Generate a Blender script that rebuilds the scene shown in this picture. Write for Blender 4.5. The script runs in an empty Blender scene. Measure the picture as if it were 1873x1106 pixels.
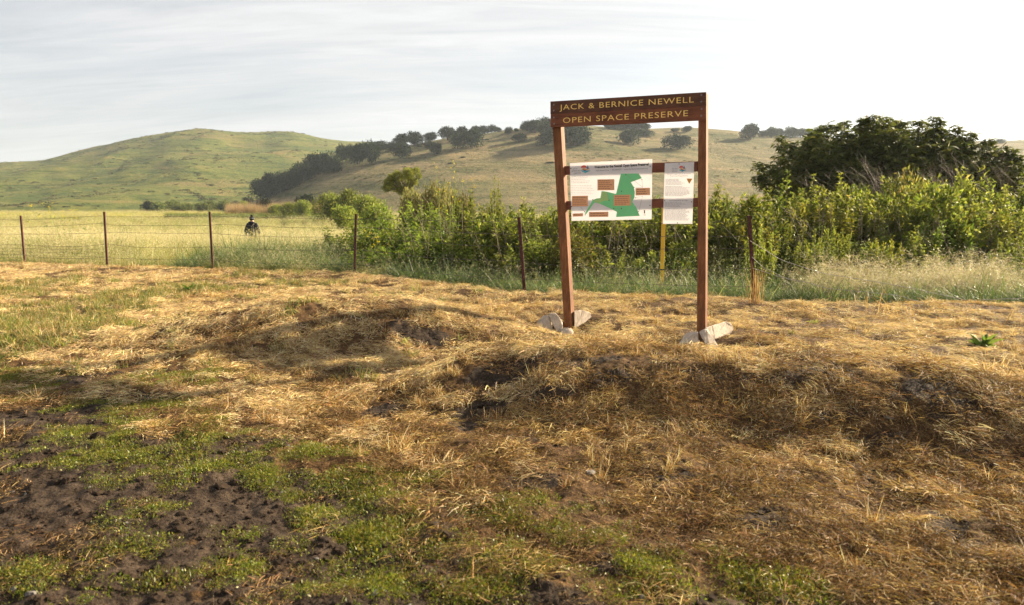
import bpy, bmesh, math, random
import numpy as np
from mathutils import Vector, Matrix, Euler

random.seed(7)
RNG = np.random.default_rng(11)
R = math.radians
SC = bpy.context.scene
COL = SC.collection

# ------------------------------------------------------------------ camera, sky, sun, exposure
CAM_Z = 1.6
FPX = 1249.0                      # focal length in photograph pixels (24 mm on a 36 mm sensor)
CX, CY = 936.5, 553.0
PITCH = math.atan(169.0 / FPX)
cam_d = bpy.data.cameras.new('camera')
cam_d.sensor_width = 36.0
cam_d.lens = 24.0
cam_d.clip_start = 0.05
cam_d.clip_end = 12000
cam_d.dof.use_dof = True
cam_d.dof.focus_distance = 9.5
cam_d.dof.aperture_fstop = 2.8
cam = bpy.data.objects.new('camera', cam_d)
COL.objects.link(cam)
cam.location = (0, 0, CAM_Z)
cam.rotation_euler = (math.pi / 2 - PITCH, 0, 0)
SC.camera = cam

SUN_AZ, SUN_EL = R(58), R(24)     # azimuth measured from +Y (view direction) towards +X (right)
SUN_DIR = Vector((math.sin(SUN_AZ) * math.cos(SUN_EL), math.cos(SUN_AZ) * math.cos(SUN_EL), math.sin(SUN_EL)))

world = bpy.data.worlds.new('World')
SC.world = world
world.use_nodes = True
wn, wl = world.node_tree.nodes, world.node_tree.links
wn.clear()
def W(t, **k):
    n = wn.new(t)
    for a, b in k.items():
        setattr(n, a, b)
    return n
def wmath(op, a, b=None):
    n = W('ShaderNodeMath', operation=op)
    for i, v in enumerate((a, b)):
        if v is None: continue
        if isinstance(v, (int, float)): n.inputs[i].default_value = v
        else: wl.new(v, n.inputs[i])
    return n.outputs[0]
sky = W('ShaderNodeTexSky')
sky.sky_type = 'NISHITA'
sky.sun_disc = False
sky.sun_elevation = SUN_EL
sky.sun_rotation = SUN_AZ
sky.air_density = 1.0
sky.dust_density = 1.5
tc = W('ShaderNodeTexCoord')
sep = W('ShaderNodeSeparateXYZ'); wl.new(tc.outputs['Generated'], sep.inputs[0])
zc = wmath('ADD', wmath('MAXIMUM', sep.outputs['Z'], 0.0), 0.16)
comb = W('ShaderNodeCombineXYZ')
wl.new(wmath('DIVIDE', sep.outputs['X'], zc), comb.inputs[0])
wl.new(wmath('DIVIDE', sep.outputs['Y'], zc), comb.inputs[1])
mp = W('ShaderNodeMapping'); wl.new(comb.outputs[0], mp.inputs['Vector'])
mp.inputs['Rotation'].default_value = (0, 0, R(-24)); mp.inputs['Scale'].default_value = (0.42, 1.5, 1)
nz = W('ShaderNodeTexNoise'); wl.new(mp.outputs[0], nz.inputs['Vector'])
nz.inputs['Scale'].default_value = 1.0; nz.inputs['Detail'].default_value = 7; nz.inputs['Roughness'].default_value = 0.55
nz.inputs['Distortion'].default_value = 0.9
mp2 = W('ShaderNodeMapping'); wl.new(comb.outputs[0], mp2.inputs['Vector'])
mp2.inputs['Rotation'].default_value = (0, 0, R(-31)); mp2.inputs['Scale'].default_value = (0.55, 3.6, 1)
nz2 = W('ShaderNodeTexNoise'); wl.new(mp2.outputs[0], nz2.inputs['Vector'])
nz2.inputs['Scale'].default_value = 1.6; nz2.inputs['Detail'].default_value = 8; nz2.inputs['Roughness'].default_value = 0.66; nz2.inputs['Distortion'].default_value = 1.4
rp = W('ShaderNodeValToRGB'); wl.new(wmath('ADD', wmath('MULTIPLY', nz.outputs['Fac'], .68), wmath('MULTIPLY', nz2.outputs['Fac'], .32)), rp.inputs['Fac'])
rp.color_ramp.elements[0].position = 0.38; rp.color_ramp.elements[0].color = (0.72, 0.72, 0.72, 1)
rp.color_ramp.elements[1].position = 0.60; rp.color_ramp.elements[1].color = (0.96, 0.96, 0.96, 1)
# thin cirrus scatters more light close to the sun
dot = W('ShaderNodeVectorMath', operation='DOT_PRODUCT'); wl.new(tc.outputs['Generated'], dot.inputs[0])
dot.inputs[1].default_value = SUN_DIR
gl = wmath('POWER', wmath('MAXIMUM', wmath('ADD', wmath('MULTIPLY', dot.outputs['Value'], 0.5), 0.5), 0.0), 8.0)
clb = wmath('ADD', wmath('MULTIPLY', gl, 1.1), wmath('ADD', 1.3, wmath('MULTIPLY', wmath('ADD', nz2.outputs['Fac'], nz.outputs['Fac']), 2.5)))
cc = W('ShaderNodeVectorMath', operation='SCALE')
cc.inputs[0].default_value = (0.99, 0.995, 1.01); wl.new(clb, cc.inputs['Scale'])
mx = W('ShaderNodeMix', data_type='RGBA'); wl.new(rp.outputs['Color'], mx.inputs['Factor'])
wl.new(sky.outputs['Color'], mx.inputs['A']); wl.new(cc.outputs[0], mx.inputs['B'])
bg = W('ShaderNodeBackground'); wl.new(mx.outputs['Result'], bg.inputs['Color'])
bg.inputs['Strength'].default_value = 0.05
wo = W('ShaderNodeOutputWorld'); wl.new(bg.outputs[0], wo.inputs['Surface'])

sun_d = bpy.data.lights.new('sun', 'SUN')
sun_d.energy = 5.0
sun_d.angle = R(0.6)
sun_d.color = (1.0, 0.84, 0.60)
sun = bpy.data.objects.new('sun', sun_d)
COL.objects.link(sun)
sun.location = SUN_DIR * 60
sun.rotation_euler = (-SUN_DIR).to_track_quat('-Z', 'Y').to_euler()

SC.view_settings.view_transform = 'Standard'
SC.view_settings.look = 'None'
SC.view_settings.exposure = 1.95
SC.view_settings.gamma = 1.0
SC.render.engine = 'CYCLES'
cy = SC.cycles
cy.max_bounces = 4; cy.diffuse_bounces = 2; cy.glossy_bounces = 2; cy.transmission_bounces = 3
cy.volume_bounces = 0; cy.transparent_max_bounces = 4
cy.use_denoising = True
cy.sample_clamp_indirect = 4.0
cy.use_adaptive_sampling = False

# ------------------------------------------------------------------ noise and projection helpers
def _hash(ix, iy, seed):
    h = (ix.astype(np.int64) * 374761393 + iy.astype(np.int64) * 668265263 + seed * 982451653) & 0xffffffff
    h = ((h ^ (h >> 13)) * 1274126177) & 0xffffffff
    h = h ^ (h >> 16)
    return (h & 0xffff) / 65535.0
def vnoise(x, y, seed=0):
    x = np.asarray(x, float); y = np.asarray(y, float)
    ix, iy = np.floor(x), np.floor(y)
    fx, fy = x - ix, y - iy
    fx = fx * fx * fx * (fx * (fx * 6 - 15) + 10); fy = fy * fy * fy * (fy * (fy * 6 - 15) + 10)
    a = _hash(ix, iy, seed); b = _hash(ix + 1, iy, seed); c = _hash(ix, iy + 1, seed); d = _hash(ix + 1, iy + 1, seed)
    return (a + (b - a) * fx) * (1 - fy) + (c + (d - c) * fx) * fy
def fbm(x, y, octv=4, seed=0, gain=0.5):
    s, amp, tot = 0, 1.0, 0
    for o in range(octv):
        s = s + amp * (vnoise(x * 2 ** o + 17.3 * o, y * 2 ** o - 9.1 * o, seed + o) - 0.5) * 2
        tot += amp; amp *= gain
    return s / tot
def sstep(a, b, x):
    t = np.clip((np.asarray(x, float) - a) / (b - a), 0, 1)
    return t * t * (3 - 2 * t)
CP, SP = math.cos(PITCH), math.sin(PITCH)
def ray(px, py):
    u, v = (px - CX) / FPX, (CY - py) / FPX
    return np.array((u, CP + v * SP, -SP + v * CP))
def at(px, py, Y):                                   # the point at depth Y (metres along +Y) seen at a photograph pixel
    d = ray(px, py)
    return Vector(d * (Y / d[1]) + np.array((0, 0, CAM_Z)))
def pxz(px, Y):                                      # x of a column at depth Y near the horizon
    return (px - CX) / FPX * Y * 1.0091

# ------------------------------------------------------------------ terrain height
FX = np.array([-60, -30, -13.9, -11.1, -7.8, -3.8, 0.19, 4.1, 10, 20, 60.])
FY = np.array([33, 24, 19.5, 18.7, 17.8, 16.6, 12.75, 11.7, 10.6, 9.6, 6.])
def fence_y(x): return np.interp(x, FX, FY)
BERM = [(-0.9, 6.7, .0), (-0.3, 6.35, .26), (0.5, 6.0, .40), (1.5, 5.75, .365), (2.6, 5.45, .41), (3.4, 5.05, .40), (4.1, 4.5, .31), (4.8, 3.8, .12), (5.4, 3.1, .0)]
def _berm(x, y):
    wx = x + 0.12 * fbm(x * 0.9, y * 0.9, 2, 41); wy = y + 0.16 * fbm(x * 0.8 + 5, y * 0.8, 2, 42)
    best = np.full(np.shape(x), 9e9); hh = np.zeros(np.shape(x)); side = np.zeros(np.shape(x))
    for (ax, ay, ah), (bx, by, bh) in zip(BERM[:-1], BERM[1:]):
        dx, dy = bx - ax, by - ay; L2 = dx * dx + dy * dy
        t = np.clip(((wx - ax) * dx + (wy - ay) * dy) / L2, 0, 1)
        qx, qy = wx - ax - t * dx, wy - ay - t * dy
        d2 = qx * qx + qy * qy
        m = d2 < best
        best = np.where(m, d2, best); hh = np.where(m, ah + (bh - ah) * t, hh)
        side = np.where(m, dx * qy - dy * qx, side)
    d = np.sqrt(best)
    sig = np.where(side > 0, 0.9, 0.78)
    return hh * np.exp(-(d / sig) ** 3)
def ground_z(x, y):
    x = np.asarray(x, float); y = np.asarray(y, float)
    r = np.hypot(x, y)
    f = y - fence_y(x)
    near = 1 - sstep(16, 26, r)
    z = _berm(x, y)
    ex, ey = x + 2.25, y - 8.75
    c, s = math.cos(0.25), math.sin(0.25)
    a, b = (ex * c + ey * s) / 2.0, (-ex * s + ey * c) / 1.0
    z = z + 0.45 * np.exp(-(a * a + b * b) ** 1.4)
    z = z - 0.12 * np.exp(-(((x + 1.0) / 0.75) ** 2 + ((y - 8.0) / 0.6) ** 2))
    z = z + 0.10 * np.exp(-(((x + 5.5) / 1.6) ** 2 + ((y - 8.4) / 0.9) ** 2))
    z = z + 0.10 * np.exp(-((f + 0.55) / 0.7) ** 2) * (x < 14)
    z = z + 0.09 * np.exp(-(((x - 0.6) / .8) ** 2 + ((y - 10.6) / 0.7) ** 2))
    z = z + near * (0.05 * fbm(x * 0.9, y * 0.9, 3, 3) + 0.034 * fbm(x * 3.1, y * 3.1, 3, 5) + 0.020 * fbm(x * 9, y * 9, 3, 9) + 0.012 * fbm(x * 21, y * 21, 2, 13) * (r < 9))
    z = z - .15 * np.exp(-(((x - .75) / .6) ** 2 + ((y - 9.5) / .5) ** 2)) - .15 * np.exp(-(((x - 2.2) / .5) ** 2 + ((y - 8.3) / .5) ** 2))
    z = z - .11 * np.exp(-(((x - 1.5) / 1.7) ** 2 + ((y - 7.9) / .8) ** 2))
    right = sstep(-7.0, -3.0, x)
    z = z - 0.55 * sstep(0.1, 1.8, f) * right - 0.06 * sstep(0.0, 1.2, f) * (1 - right)
    z = z - 0.42 * sstep(1.5, 16, f) * (1 - 0.6 * right)
    z = z + 1.0 * sstep(60, 260, y) + 0.25 * fbm(x * 0.05, y * 0.05, 3, 21) * sstep(22, 60, r)
    return z
def gz(x, y): return float(ground_z(np.array([x]), np.array([y]))[0])
def on_ground(px, py, y0=1.5, y1=120):
    d = ray(px, py)
    ys = np.geomspace(y0, y1, 4000)
    t = ys / d[1]
    z = CAM_Z + d[2] * t
    g = ground_z(d[0] * t, ys)
    k = np.argmax(z < g)
    return Vector((d[0] * t[k], ys[k], g[k]))

# hills: ridge lines given as (column, row, distance), the slope runs from the foot distance up to the ridge
class Hill:
    def __init__(s, ridge, foot, seed, rough, z0=0.4):
        pts = [at(px, py, D) for px, py, D in ridge]
        s.u = np.array([p.x / p.y for p in pts]); s.D = np.array([p.y for p in pts]); s.Z = np.array([p.z for p in pts])
        s.fu = np.array([pxz(px, 1.0) for px, _ in foot]); s.fd = np.array([d for _, d in foot])
        s.seed, s.rough, s.z0 = seed, rough, z0
    def dims(s, u):
        k = np.linspace(-1, 1, 9)
        w = 0.012
        D = sum(np.interp(u + w * q, s.u, s.D) for q in k) / 9; Z = sum(np.interp(u + w * q, s.u, s.Z) for q in k) / 9
        F = sum(np.interp(u + 3 * w * q, s.fu, s.fd) for q in k) / 9
        return D, Z, F
    def z(s, x, y):
        u = x / y
        D, Z, F = s.dims(u)
        t = (y - F) / (D - F)
        tt = np.clip(t, 0, 1)
        prof = tt ** 1.25 * (1 - tt) + (1 - (1 - tt) ** 1.5) * tt
        prof = np.where(t > 1, 1 - 0.55 * sstep(1, 1.9, t), prof)
        amp = s.rough * np.clip(tt * (1.02 - tt), 0, 1) * np.clip(Z / 40, 0.05, 1.4)
        n = fbm(x / 95 + 3, y / 120, 4, s.seed) * 13 + fbm((x * .8 + y * .6) / 38, (y * .8 - x * .6) / 90, 3, s.seed + 7) * 5
        g = -np.abs(fbm((x * .9 - y * .35) / 70, (y * .9 + x * .35) / 160, 3, s.seed + 13)) * 9
        return np.where(t < 0, s.z0 + t * 4, s.z0 + (Z - s.z0) * prof + amp * (n + g + 3))
HILL_A = Hill([(-2600, 345, 900), (-1500, 300, 900), (-700, 325, 860), (-250, 322, 820), (0, 303, 800), (80, 295, 800), (130, 284, 790), (240, 256, 780), (310, 243, 770), (350, 239, 770), (385, 240, 772),
               (430, 245, 780), (480, 243, 790), (530, 243, 800), (555, 247, 803), (590, 257, 810), (640, 262, 830), (700, 263, 850), (780, 280, 880), (900, 310, 900), (1100, 360, 900)],
              [(-2600, 330), (-300, 300), (100, 270), (300, 330), (460, 360), (1100, 420)], 51, 1.6)
HILL_B = Hill([(300, 389, 300), (390, 386, 300), (440, 377, 300), (480, 360, 305), (530, 336, 315), (600, 304, 335), (640, 291, 345), (690, 277, 355), (760, 264, 370), (810, 254, 380), (870, 248, 392),
               (900, 243, 400), (960, 236, 410), (1010, 232, 420), (1100, 234, 430), (1170, 238, 440), (1250, 238, 450), (1330, 243, 470), (1400, 250, 480), (1500, 256, 490),
               (1700, 262, 500), (1873, 258, 510), (2300, 262, 520), (3200, 290, 520), (4200, 350, 520)],
              [(300, 298), (440, 285), (540, 240), (700, 205), (1000, 185), (1400, 180), (4200, 180)], 77, 0.75)
def on_hill(h, px, py):
    d = ray(px, py)
    ys = np.linspace(180, 700, 2600)
    t = ys / d[1]
    z = CAM_Z + d[2] * t; g = h.z(d[0] * t, ys)
    hit = z < g
    if hit.any():
        k = int(np.argmax(hit))
    else:
        D = h.dims(np.array([d[0] / d[1]]))[0][0]
        k = int(np.argmin(np.abs(ys - D)))
    return Vector((d[0] * t[k], ys[k], g[k]))

# ------------------------------------------------------------------ object helpers
def tag(o, label=None, cat=None, group=None, kind=None):
    if label: o['label'] = label
    if cat: o['category'] = cat
    if group: o['group'] = group
    if kind: o['kind'] = kind
    return o
def empty(name, loc=(0, 0, 0), rz=0.0):
    o = bpy.data.objects.new(name, None)
    COL.objects.link(o); o.location = loc; o.rotation_euler = (0, 0, rz)
    o.empty_display_size = 0.1
    return o
def link(name, me, parent=None):
    o = bpy.data.objects.new(name, me)
    COL.objects.link(o)
    if parent: o.parent = parent
    return o
def np_mesh(name, V, F, mat=None, col=None, smooth=False):
    V = np.asarray(V, np.float32); F = np.asarray(F, np.int32)
    me = bpy.data.meshes.new(name)
    k = F.shape[1]
    me.vertices.add(len(V)); me.vertices.foreach_set('co', V.ravel())
    me.loops.add(F.size); me.loops.foreach_set('vertex_index', F.ravel())
    me.polygons.add(len(F)); me.polygons.foreach_set('loop_start', np.arange(0, F.size, k, dtype=np.int32))
    me.polygons.foreach_set('loop_total', np.full(len(F), k, np.int32))
    if smooth: me.polygons.foreach_set('use_smooth', np.ones(len(F), bool))
    if col is not None:
        a = me.attributes.new('col', 'FLOAT_COLOR', 'POINT')
        c = np.ones((len(V), 4), np.float32); c[:, :3] = col
        a.data.foreach_set('color', c.ravel())
    me.update(calc_edges=True); me.validate()
    if mat: me.materials.append(mat)
    return me
class Geo:                                            # collects quads with a colour per vertex
    def __init__(s): s.v, s.f, s.c, s.n = [], [], [], 0
    def add(s, V, F, C):
        V = np.asarray(V, float).reshape(-1, 3)
        C = np.broadcast_to(np.asarray(C, float), V.shape) if np.ndim(C) == 1 else np.asarray(C, float)
        s.v.append(V); s.f.append(np.asarray(F, int).reshape(-1, 4) + s.n); s.c.append(C); s.n += len(V)
        return s
    def mesh(s, name, mat, smooth=False):
        return np_mesh(name, np.concatenate(s.v), np.concatenate(s.f), mat, np.concatenate(s.c), smooth)
def unit(a): return a / np.maximum(np.linalg.norm(a, axis=-1, keepdims=True), 1e-9)
def ribbons(g, base, d0, L, W_, droop, nseg, col, tipw=0.2, rng=RNG, tipcol=None):
    N = len(base); base = np.asarray(base, float); d0 = unit(np.asarray(d0, float))
    L = np.broadcast_to(L, (N,)); W_ = np.broadcast_to(W_, (N,)); droop = np.broadcast_to(droop, (N,))
    side = unit(np.cross(d0, rng.normal(size=(N, 3))))
    P = base.copy(); vs, cs = [], []
    col = np.broadcast_to(col, (N, 3))
    for k in range(nseg + 1):
        w = W_ * (1 - (1 - tipw) * (k / nseg) ** 1.3) * 0.5
        vs.append(P - side * w[:, None]); vs.append(P + side * w[:, None])
        cc_ = col if tipcol is None else col + (tipcol - col) * (k / nseg)
        cs += [cc_, cc_]
        d = d0.copy(); d[:, 2] -= droop * ((k + 0.5) / nseg) ** 1.2; d = unit(d)
        P = P + d * (L / nseg)[:, None]
    V = np.stack(vs, 1); C = np.stack(cs, 1); M = 2 * (nseg + 1)
    b = (np.arange(N) * M)[:, None]
    F = np.concatenate([np.stack([b[:, 0] + 2 * k, b[:, 0] + 2 * k + 1, b[:, 0] + 2 * k + 3, b[:, 0] + 2 * k + 2], 1) for k in range(nseg)])
    g.add(V.reshape(-1, 3), F, C.reshape(-1, 3))
    return P
def leaves(g, pos, d, L, W_, col, rng=RNG, fold=0.25, up=None):
    N = len(pos); pos = np.asarray(pos, float); d = unit(np.asarray(d, float))
    L = np.broadcast_to(L, (N,))[:, None]; W_ = np.broadcast_to(W_, (N,))[:, None]
    ref = rng.normal(size=(N, 3)) if up is None else np.broadcast_to(up, (N, 3)) + rng.normal(size=(N, 3)) * 0.35
    side = unit(np.cross(d, ref)); nor = np.cross(side, d)
    mid = pos + d * L * 0.45
    V = np.stack([pos, mid + side * W_ * .5 + nor * W_ * fold, pos + d * L, mid - side * W_ * .5 + nor * W_ * fold], 1)
    C = np.repeat(np.broadcast_to(col, (N, 3))[:, None, :], 4, 1)
    g.add(V.reshape(-1, 3), np.arange(N * 4).reshape(-1, 4), C.reshape(-1, 3))
def tube(g, pts, rad, col, n=6, close=True):
    pts = np.asarray(pts, float); m = len(pts); rad = np.broadcast_to(rad, (m,))
    tan = unit(np.gradient(pts, axis=0))
    ref = np.array([0, 0, 1.0]) if abs(tan[:, 2]).mean() < 0.8 else np.array([1.0, 0, 0])
    a = unit(np.cross(tan, ref)); b = np.cross(tan, a)
    th = np.arange(n) / n * 2 * np.pi
    V = pts[:, None, :] + rad[:, None, None] * (np.cos(th)[None, :, None] * a[:, None, :] + np.sin(th)[None, :, None] * b[:, None, :])
    i = np.arange(m - 1)[:, None] * n; j = np.arange(n)[None, :]
    F = np.stack([i + j, i + (j + 1) % n, i + n + (j + 1) % n, i + n + j], -1).reshape(-1, 4)
    g.add(V.reshape(-1, 3), F, col)
def pal(cols, n, rng=RNG, jit=0.12, p=None):
    cols = np.asarray(cols, float)
    c = cols[rng.choice(len(cols), n, p=p)]
    return np.clip(c * (1 + rng.normal(size=(n, 1)) * jit) * (1 + rng.normal(size=(n, 3)) * jit * .3), 0.005, 0.9)
def dirs(n, elo, ehi, rng=RNG):
    az = rng.uniform(0, 2 * np.pi, n); e = np.radians(rng.uniform(elo, ehi, n))
    return np.stack([np.cos(az) * np.cos(e), np.sin(az) * np.cos(e), np.sin(e)], 1)

# ------------------------------------------------------------------ materials
def new_mat(name):
    m = bpy.data.materials.new(name); m.use_nodes = True
    m.node_tree.nodes.clear()
    return m, m.node_tree.nodes, m.node_tree.links
class NT:
    def __init__(s, name):
        s.m, s.n, s.l = new_mat(name)
    def node(s, t, ins=None, **k):
        nd = s.n.new(t)
        for a, b in k.items(): setattr(nd, a, b)
        for a, b in (ins or {}).items(): s.set(nd, a, b)
        return nd
    def set(s, nd, key, v):
        sock = nd.inputs[key]
        if hasattr(v, 'is_output') or isinstance(v, bpy.types.NodeSocket): s.l.new(v, sock)
        else: sock.default_value = v
    def noise(s, vec, scale, detail=4, rough=.5, dist=0):
        return s.node('ShaderNodeTexNoise', {'Vector': vec, 'Scale': scale, 'Detail': detail, 'Roughness': rough, 'Distortion': dist}).outputs['Fac']
    def ramp(s, fac, stops):
        r = s.node('ShaderNodeValToRGB', {'Fac': fac}); e = r.color_ramp.elements
        while len(e) > 1: e.remove(e[-1])
        e[0].position = stops[0][0]; e[0].color = (*stops[0][1], 1)
        for p, c in stops[1:]:
            q = e.new(p); q.color = (*c, 1)
        return r.outputs['Color']
    def mix(s, f, a, b, mode='MIX'):
        n = s.node('ShaderNodeMix', data_type='RGBA', blend_type=mode)
        s.set(n, 'Factor', f)
        s.set(n, 'A', a if not isinstance(a, tuple) else (*a, 1)); s.set(n, 'B', b if not isinstance(b, tuple) else (*b, 1))
        return n.outputs['Result']
    def math(s, op, a, b=0.0):
        n = s.node('ShaderNodeMath', operation=op); s.set(n, 0, a); s.set(n, 1, b)
        return n.outputs[0]
    def bump(s, h, strength, dist):
        return s.node('ShaderNodeBump', {'Height': h, 'Strength': strength, 'Distance': dist}).outputs['Normal']
    def principled(s, col, rough=.6, normal=None, spec=.3, metal=0.0):
        b = s.node('ShaderNodeBsdfPrincipled')
        s.set(b, 'Base Color', (*col, 1) if isinstance(col, tuple) else col); s.set(b, 'Roughness', rough)
        s.set(b, 'Specular IOR Level', spec); s.set(b, 'Metallic', metal)
        if normal is not None: s.set(b, 'Normal', normal)
        return b.outputs[0]
    def out(s, sh):
        o = s.node('ShaderNodeOutputMaterial'); s.l.new(sh, o.inputs['Surface'])
        return s.m
def plant_mat(name, trans=0.35, rough=.55, spec=.25, var=0.25):
    t = NT(name)
    c = t.node('ShaderNodeAttribute', attribute_name='col').outputs['Color']
    rnd = t.node('ShaderNodeObjectInfo').outputs['Random']
    v = t.math('ADD', t.math('MULTIPLY', rnd, 2 * var), 1 - var)
    hs = t.node('ShaderNodeHueSaturation', {'Hue': t.math('ADD', t.math('MULTIPLY', rnd, 0.02), 0.49), 'Saturation': 1.0, 'Value': v, 'Color': c}).outputs[0]
    p = t.principled(hs, rough, spec=spec)
    tr = t.node('ShaderNodeBsdfTranslucent', {'Color': t.mix(0.35, hs, (0.8, 0.9, 0.3), 'SOFT_LIGHT')}).outputs[0]
    return t.out(t.node('ShaderNodeMixShader', {0: trans, 1: p, 2: tr}).outputs[0])
M = {}
M['straw'] = plant_mat('dry straw', 0.22, 0.6, 0.12, 0.25)
M['grass'] = plant_mat('meadow grass', 0.38, 0.5, 0.3, 0.18)
M['turf'] = plant_mat('green turf', 0.35, 0.45, 0.35, 0.2)
M['leaf'] = plant_mat('shrub leaves', 0.42, 0.6, 0.12, 0.3)
M['oakleaf'] = plant_mat('oak leaves', 0.1, 0.7, 0.08, 0.2)
M['twig'] = plant_mat('twigs', 0.0, 0.7, 0.2, 0.15)

def ground_material():
    t = NT('bare ground')
    P = t.node('ShaderNodeNewGeometry').outputs['Position']
    a = t.node('ShaderNodeAttribute', attribute_name='mask')
    sp = t.node('ShaderNodeSeparateColor', {'Color': a.outputs['Color']})
    n1 = t.noise(P, 2.2, 6, .6); n2 = t.noise(P, 14, 6, .62, .4); n3 = t.noise(P, 70, 4, .65); n4 = t.noise(P, 0.35, 4, .5)
    soil = t.ramp(t.math('ADD', t.math('MULTIPLY', n2, .6), t.math('MULTIPLY', n3, .4)),
                  [(.30, (.010, .006, .004)), (.48, (.032, .021, .0135)), (.60, (.070, .048, .032)), (.74, (.14, .10, .07))])
    straw = t.ramp(t.math('ADD', t.math('MULTIPLY', n2, .5), t.math('MULTIPLY', n3, .5)),
                   [(.32, (.022, .012, .005)), (.48, (.065, .034, .013)), (.62, (.15, .085, .033)), (.78, (.30, .19, .08))])
    green = t.ramp(n2, [(.3, (.030, .026, .010)), (.5, (.065, .060, .020)), (.7, (.12, .10, .036))])
    mead = t.ramp(t.math('ADD', t.math('MULTIPLY', n4, .55), t.math('MULTIPLY', n1, .45)),
                  [(.32, (.12, .13, .036)), (.48, (.22, .20, .062)), (.62, (.32, .27, .10)), (.75, (.40, .32, .12))])
    ms = t.math('ADD', sp.outputs['Red'], t.math('MULTIPLY', t.math('SUBTRACT', n2, .5), .8))
    c = t.mix(t.node('ShaderNodeMapRange', {'Value': ms, 'From Min': .35, 'From Max': .65}).outputs[0], soil, straw)
    mg = t.math('ADD', sp.outputs['Green'], t.math('MULTIPLY', t.math('SUBTRACT', n2, .5), .7))
    c = t.mix(t.node('ShaderNodeMapRange', {'Value': mg, 'From Min': .45, 'From Max': .75}).outputs[0], c, green)
    c = t.mix(sp.outputs['Blue'], c, mead)
    h = t.math('ADD', t.math('MULTIPLY', n2, 1.0), t.math('MULTIPLY', n3, .45))
    return t.out(t.principled(c, .92, t.bump(h, .9, .035), .15))
M['ground'] = ground_material()

def hill_material(name, stops, seed):
    t = NT(name)
    P = t.node('ShaderNodeNewGeometry').outputs['Position']
    mpn = t.node('ShaderNodeMapping', {'Vector': P, 'Location': (seed * 31.0, seed * 17.0, 0), 'Scale': (1, 1.0, 3.5)}).outputs[0]
    big = t.noise(mpn, .013, 7, .68, .9); mid = t.noise(mpn, .045, 7, .72, 1.2); fin = t.noise(P, .45, 5, .7); vf = t.noise(P, 2.2, 3, .6)
    # terracettes: long level bands of thinner, drier grass
    st = t.node('ShaderNodeMapping', {'Vector': P, 'Scale': (.012, .012, .42)}).outputs[0]
    ban = t.noise(st, 1.0, 6, .6, .6)
    f = t.math('ADD', t.math('ADD', t.math('MULTIPLY', big, .42), t.math('MULTIPLY', mid, .25)), t.math('ADD', t.math('MULTIPLY', ban, .34), t.math('MULTIPLY', fin, .16)))
    c = t.ramp(f, stops)
    dk = t.ramp(t.math('ADD', t.math('MULTIPLY', mid, .6), t.math('MULTIPLY', fin, .4)), [(.38, (.36, .44, .36)), (.46, (.95, .97, .95)), (.52, (1, 1, 1)), (.66, (1.3, 1.2, 1.0))])
    c = t.mix(1.0, c, dk, 'MULTIPLY')
    h = t.math('ADD', t.math('MULTIPLY', fin, 1.0), t.math('ADD', t.math('MULTIPLY', vf, .35), t.math('MULTIPLY', mid, 2.0)))
    return t.out(t.principled(c, .95, t.bump(h, .9, 2.4), .08))
M['hillA'] = hill_material('far hill grass', [(.42, (.036, .056, .011)), (.52, (.072, .096, .018)), (.59, (.122, .134, .030)), (.67, (.18, .150, .052)), (.76, (.15, .105, .050))], 1)
M['hillB'] = hill_material('near hill grass', [(.42, (.056, .068, .022)), (.52, (.105, .105, .040)), (.60, (.17, .145, .068)), (.68, (.25, .19, .105)), (.76, (.18, .125, .078))], 2)

def wood_material(name, dark, mid, light, scale=1.0, rough=.7, axis=0):
    t = NT(name)
    o = t.node('ShaderNodeTexCoord').outputs['Object']
    sc = [9 * scale, 9 * scale, 9 * scale]; sc[axis] = .9 * scale
    mpn = t.node('ShaderNodeMapping', {'Vector': o, 'Scale': tuple(sc)}).outputs[0]
    g1 = t.noise(mpn, 4, 6, .65, 1.2); g2 = t.noise(mpn, 18, 3, .6); blot = t.noise(o, 3.1, 4, .6)
    c = t.ramp(t.math('ADD', t.math('MULTIPLY', g1, .7), t.math('MULTIPLY', g2, .3)), [(.3, dark), (.5, mid), (.7, light)])
    c = t.mix(1.0, c, t.ramp(blot, [(.3, (.6, .58, .56)), (.6, (1.05, 1.05, 1.05))]), 'MULTIPLY')
    return t.out(t.principled(c, rough, t.bump(g1, .45, .006), .3))
M['redwood_v'] = wood_material('redwood post', (.085, .030, .011), (.195, .076, .028), (.35, .165, .065), axis=2)
M['redwood_h'] = wood_material('redwood board', (.085, .028, .014), (.185, .064, .030), (.28, .105, .050), axis=0)
M['redwood_d'] = wood_material('dark redwood board', (.055, .024, .014), (.120, .050, .028), (.19, .084, .046), axis=0)
M['rail'] = wood_material('redwood rail', (.09, .03, .018), (.17, .058, .032), (.24, .092, .05), axis=0)
M['greywood'] = wood_material('weathered wood', (.20, .155, .115), (.46, .38, .30), (.62, .54, .45), axis=2, rough=.85, scale=1.6)
def plain(name, col, rough=.5, spec=.4, var=.0, scale=8, metal=0.0):
    t = NT(name)
    if var:
        o = t.node('ShaderNodeTexCoord').outputs['Object']
        n = t.noise(o, scale, 5, .6)
        c = t.mix(t.math('MULTIPLY', t.node('ShaderNodeMapRange', {'Value': n, 'From Min': .35, 'From Max': .7}).outputs[0], var), col, tuple(x * .35 for x in col))
    else: c = col
    return t.out(t.principled(c, rough, spec=spec, metal=metal))
M['letter'] = plain('routed yellow paint', (.95, .68, .19), .6, .3, .25, 22)
M['bolt'] = plain('grey bolt', (.22, .22, .23), .4, .5, metal=.7)
M['yellow'] = plain('yellow marker', (.72, .44, .03), .5, .4, .25, 6)
M['black'] = plain('black print', (.03, .03, .035), .6, .3)
M['greyprint'] = plain('grey print', (.30, .31, .34), .6, .3)
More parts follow.
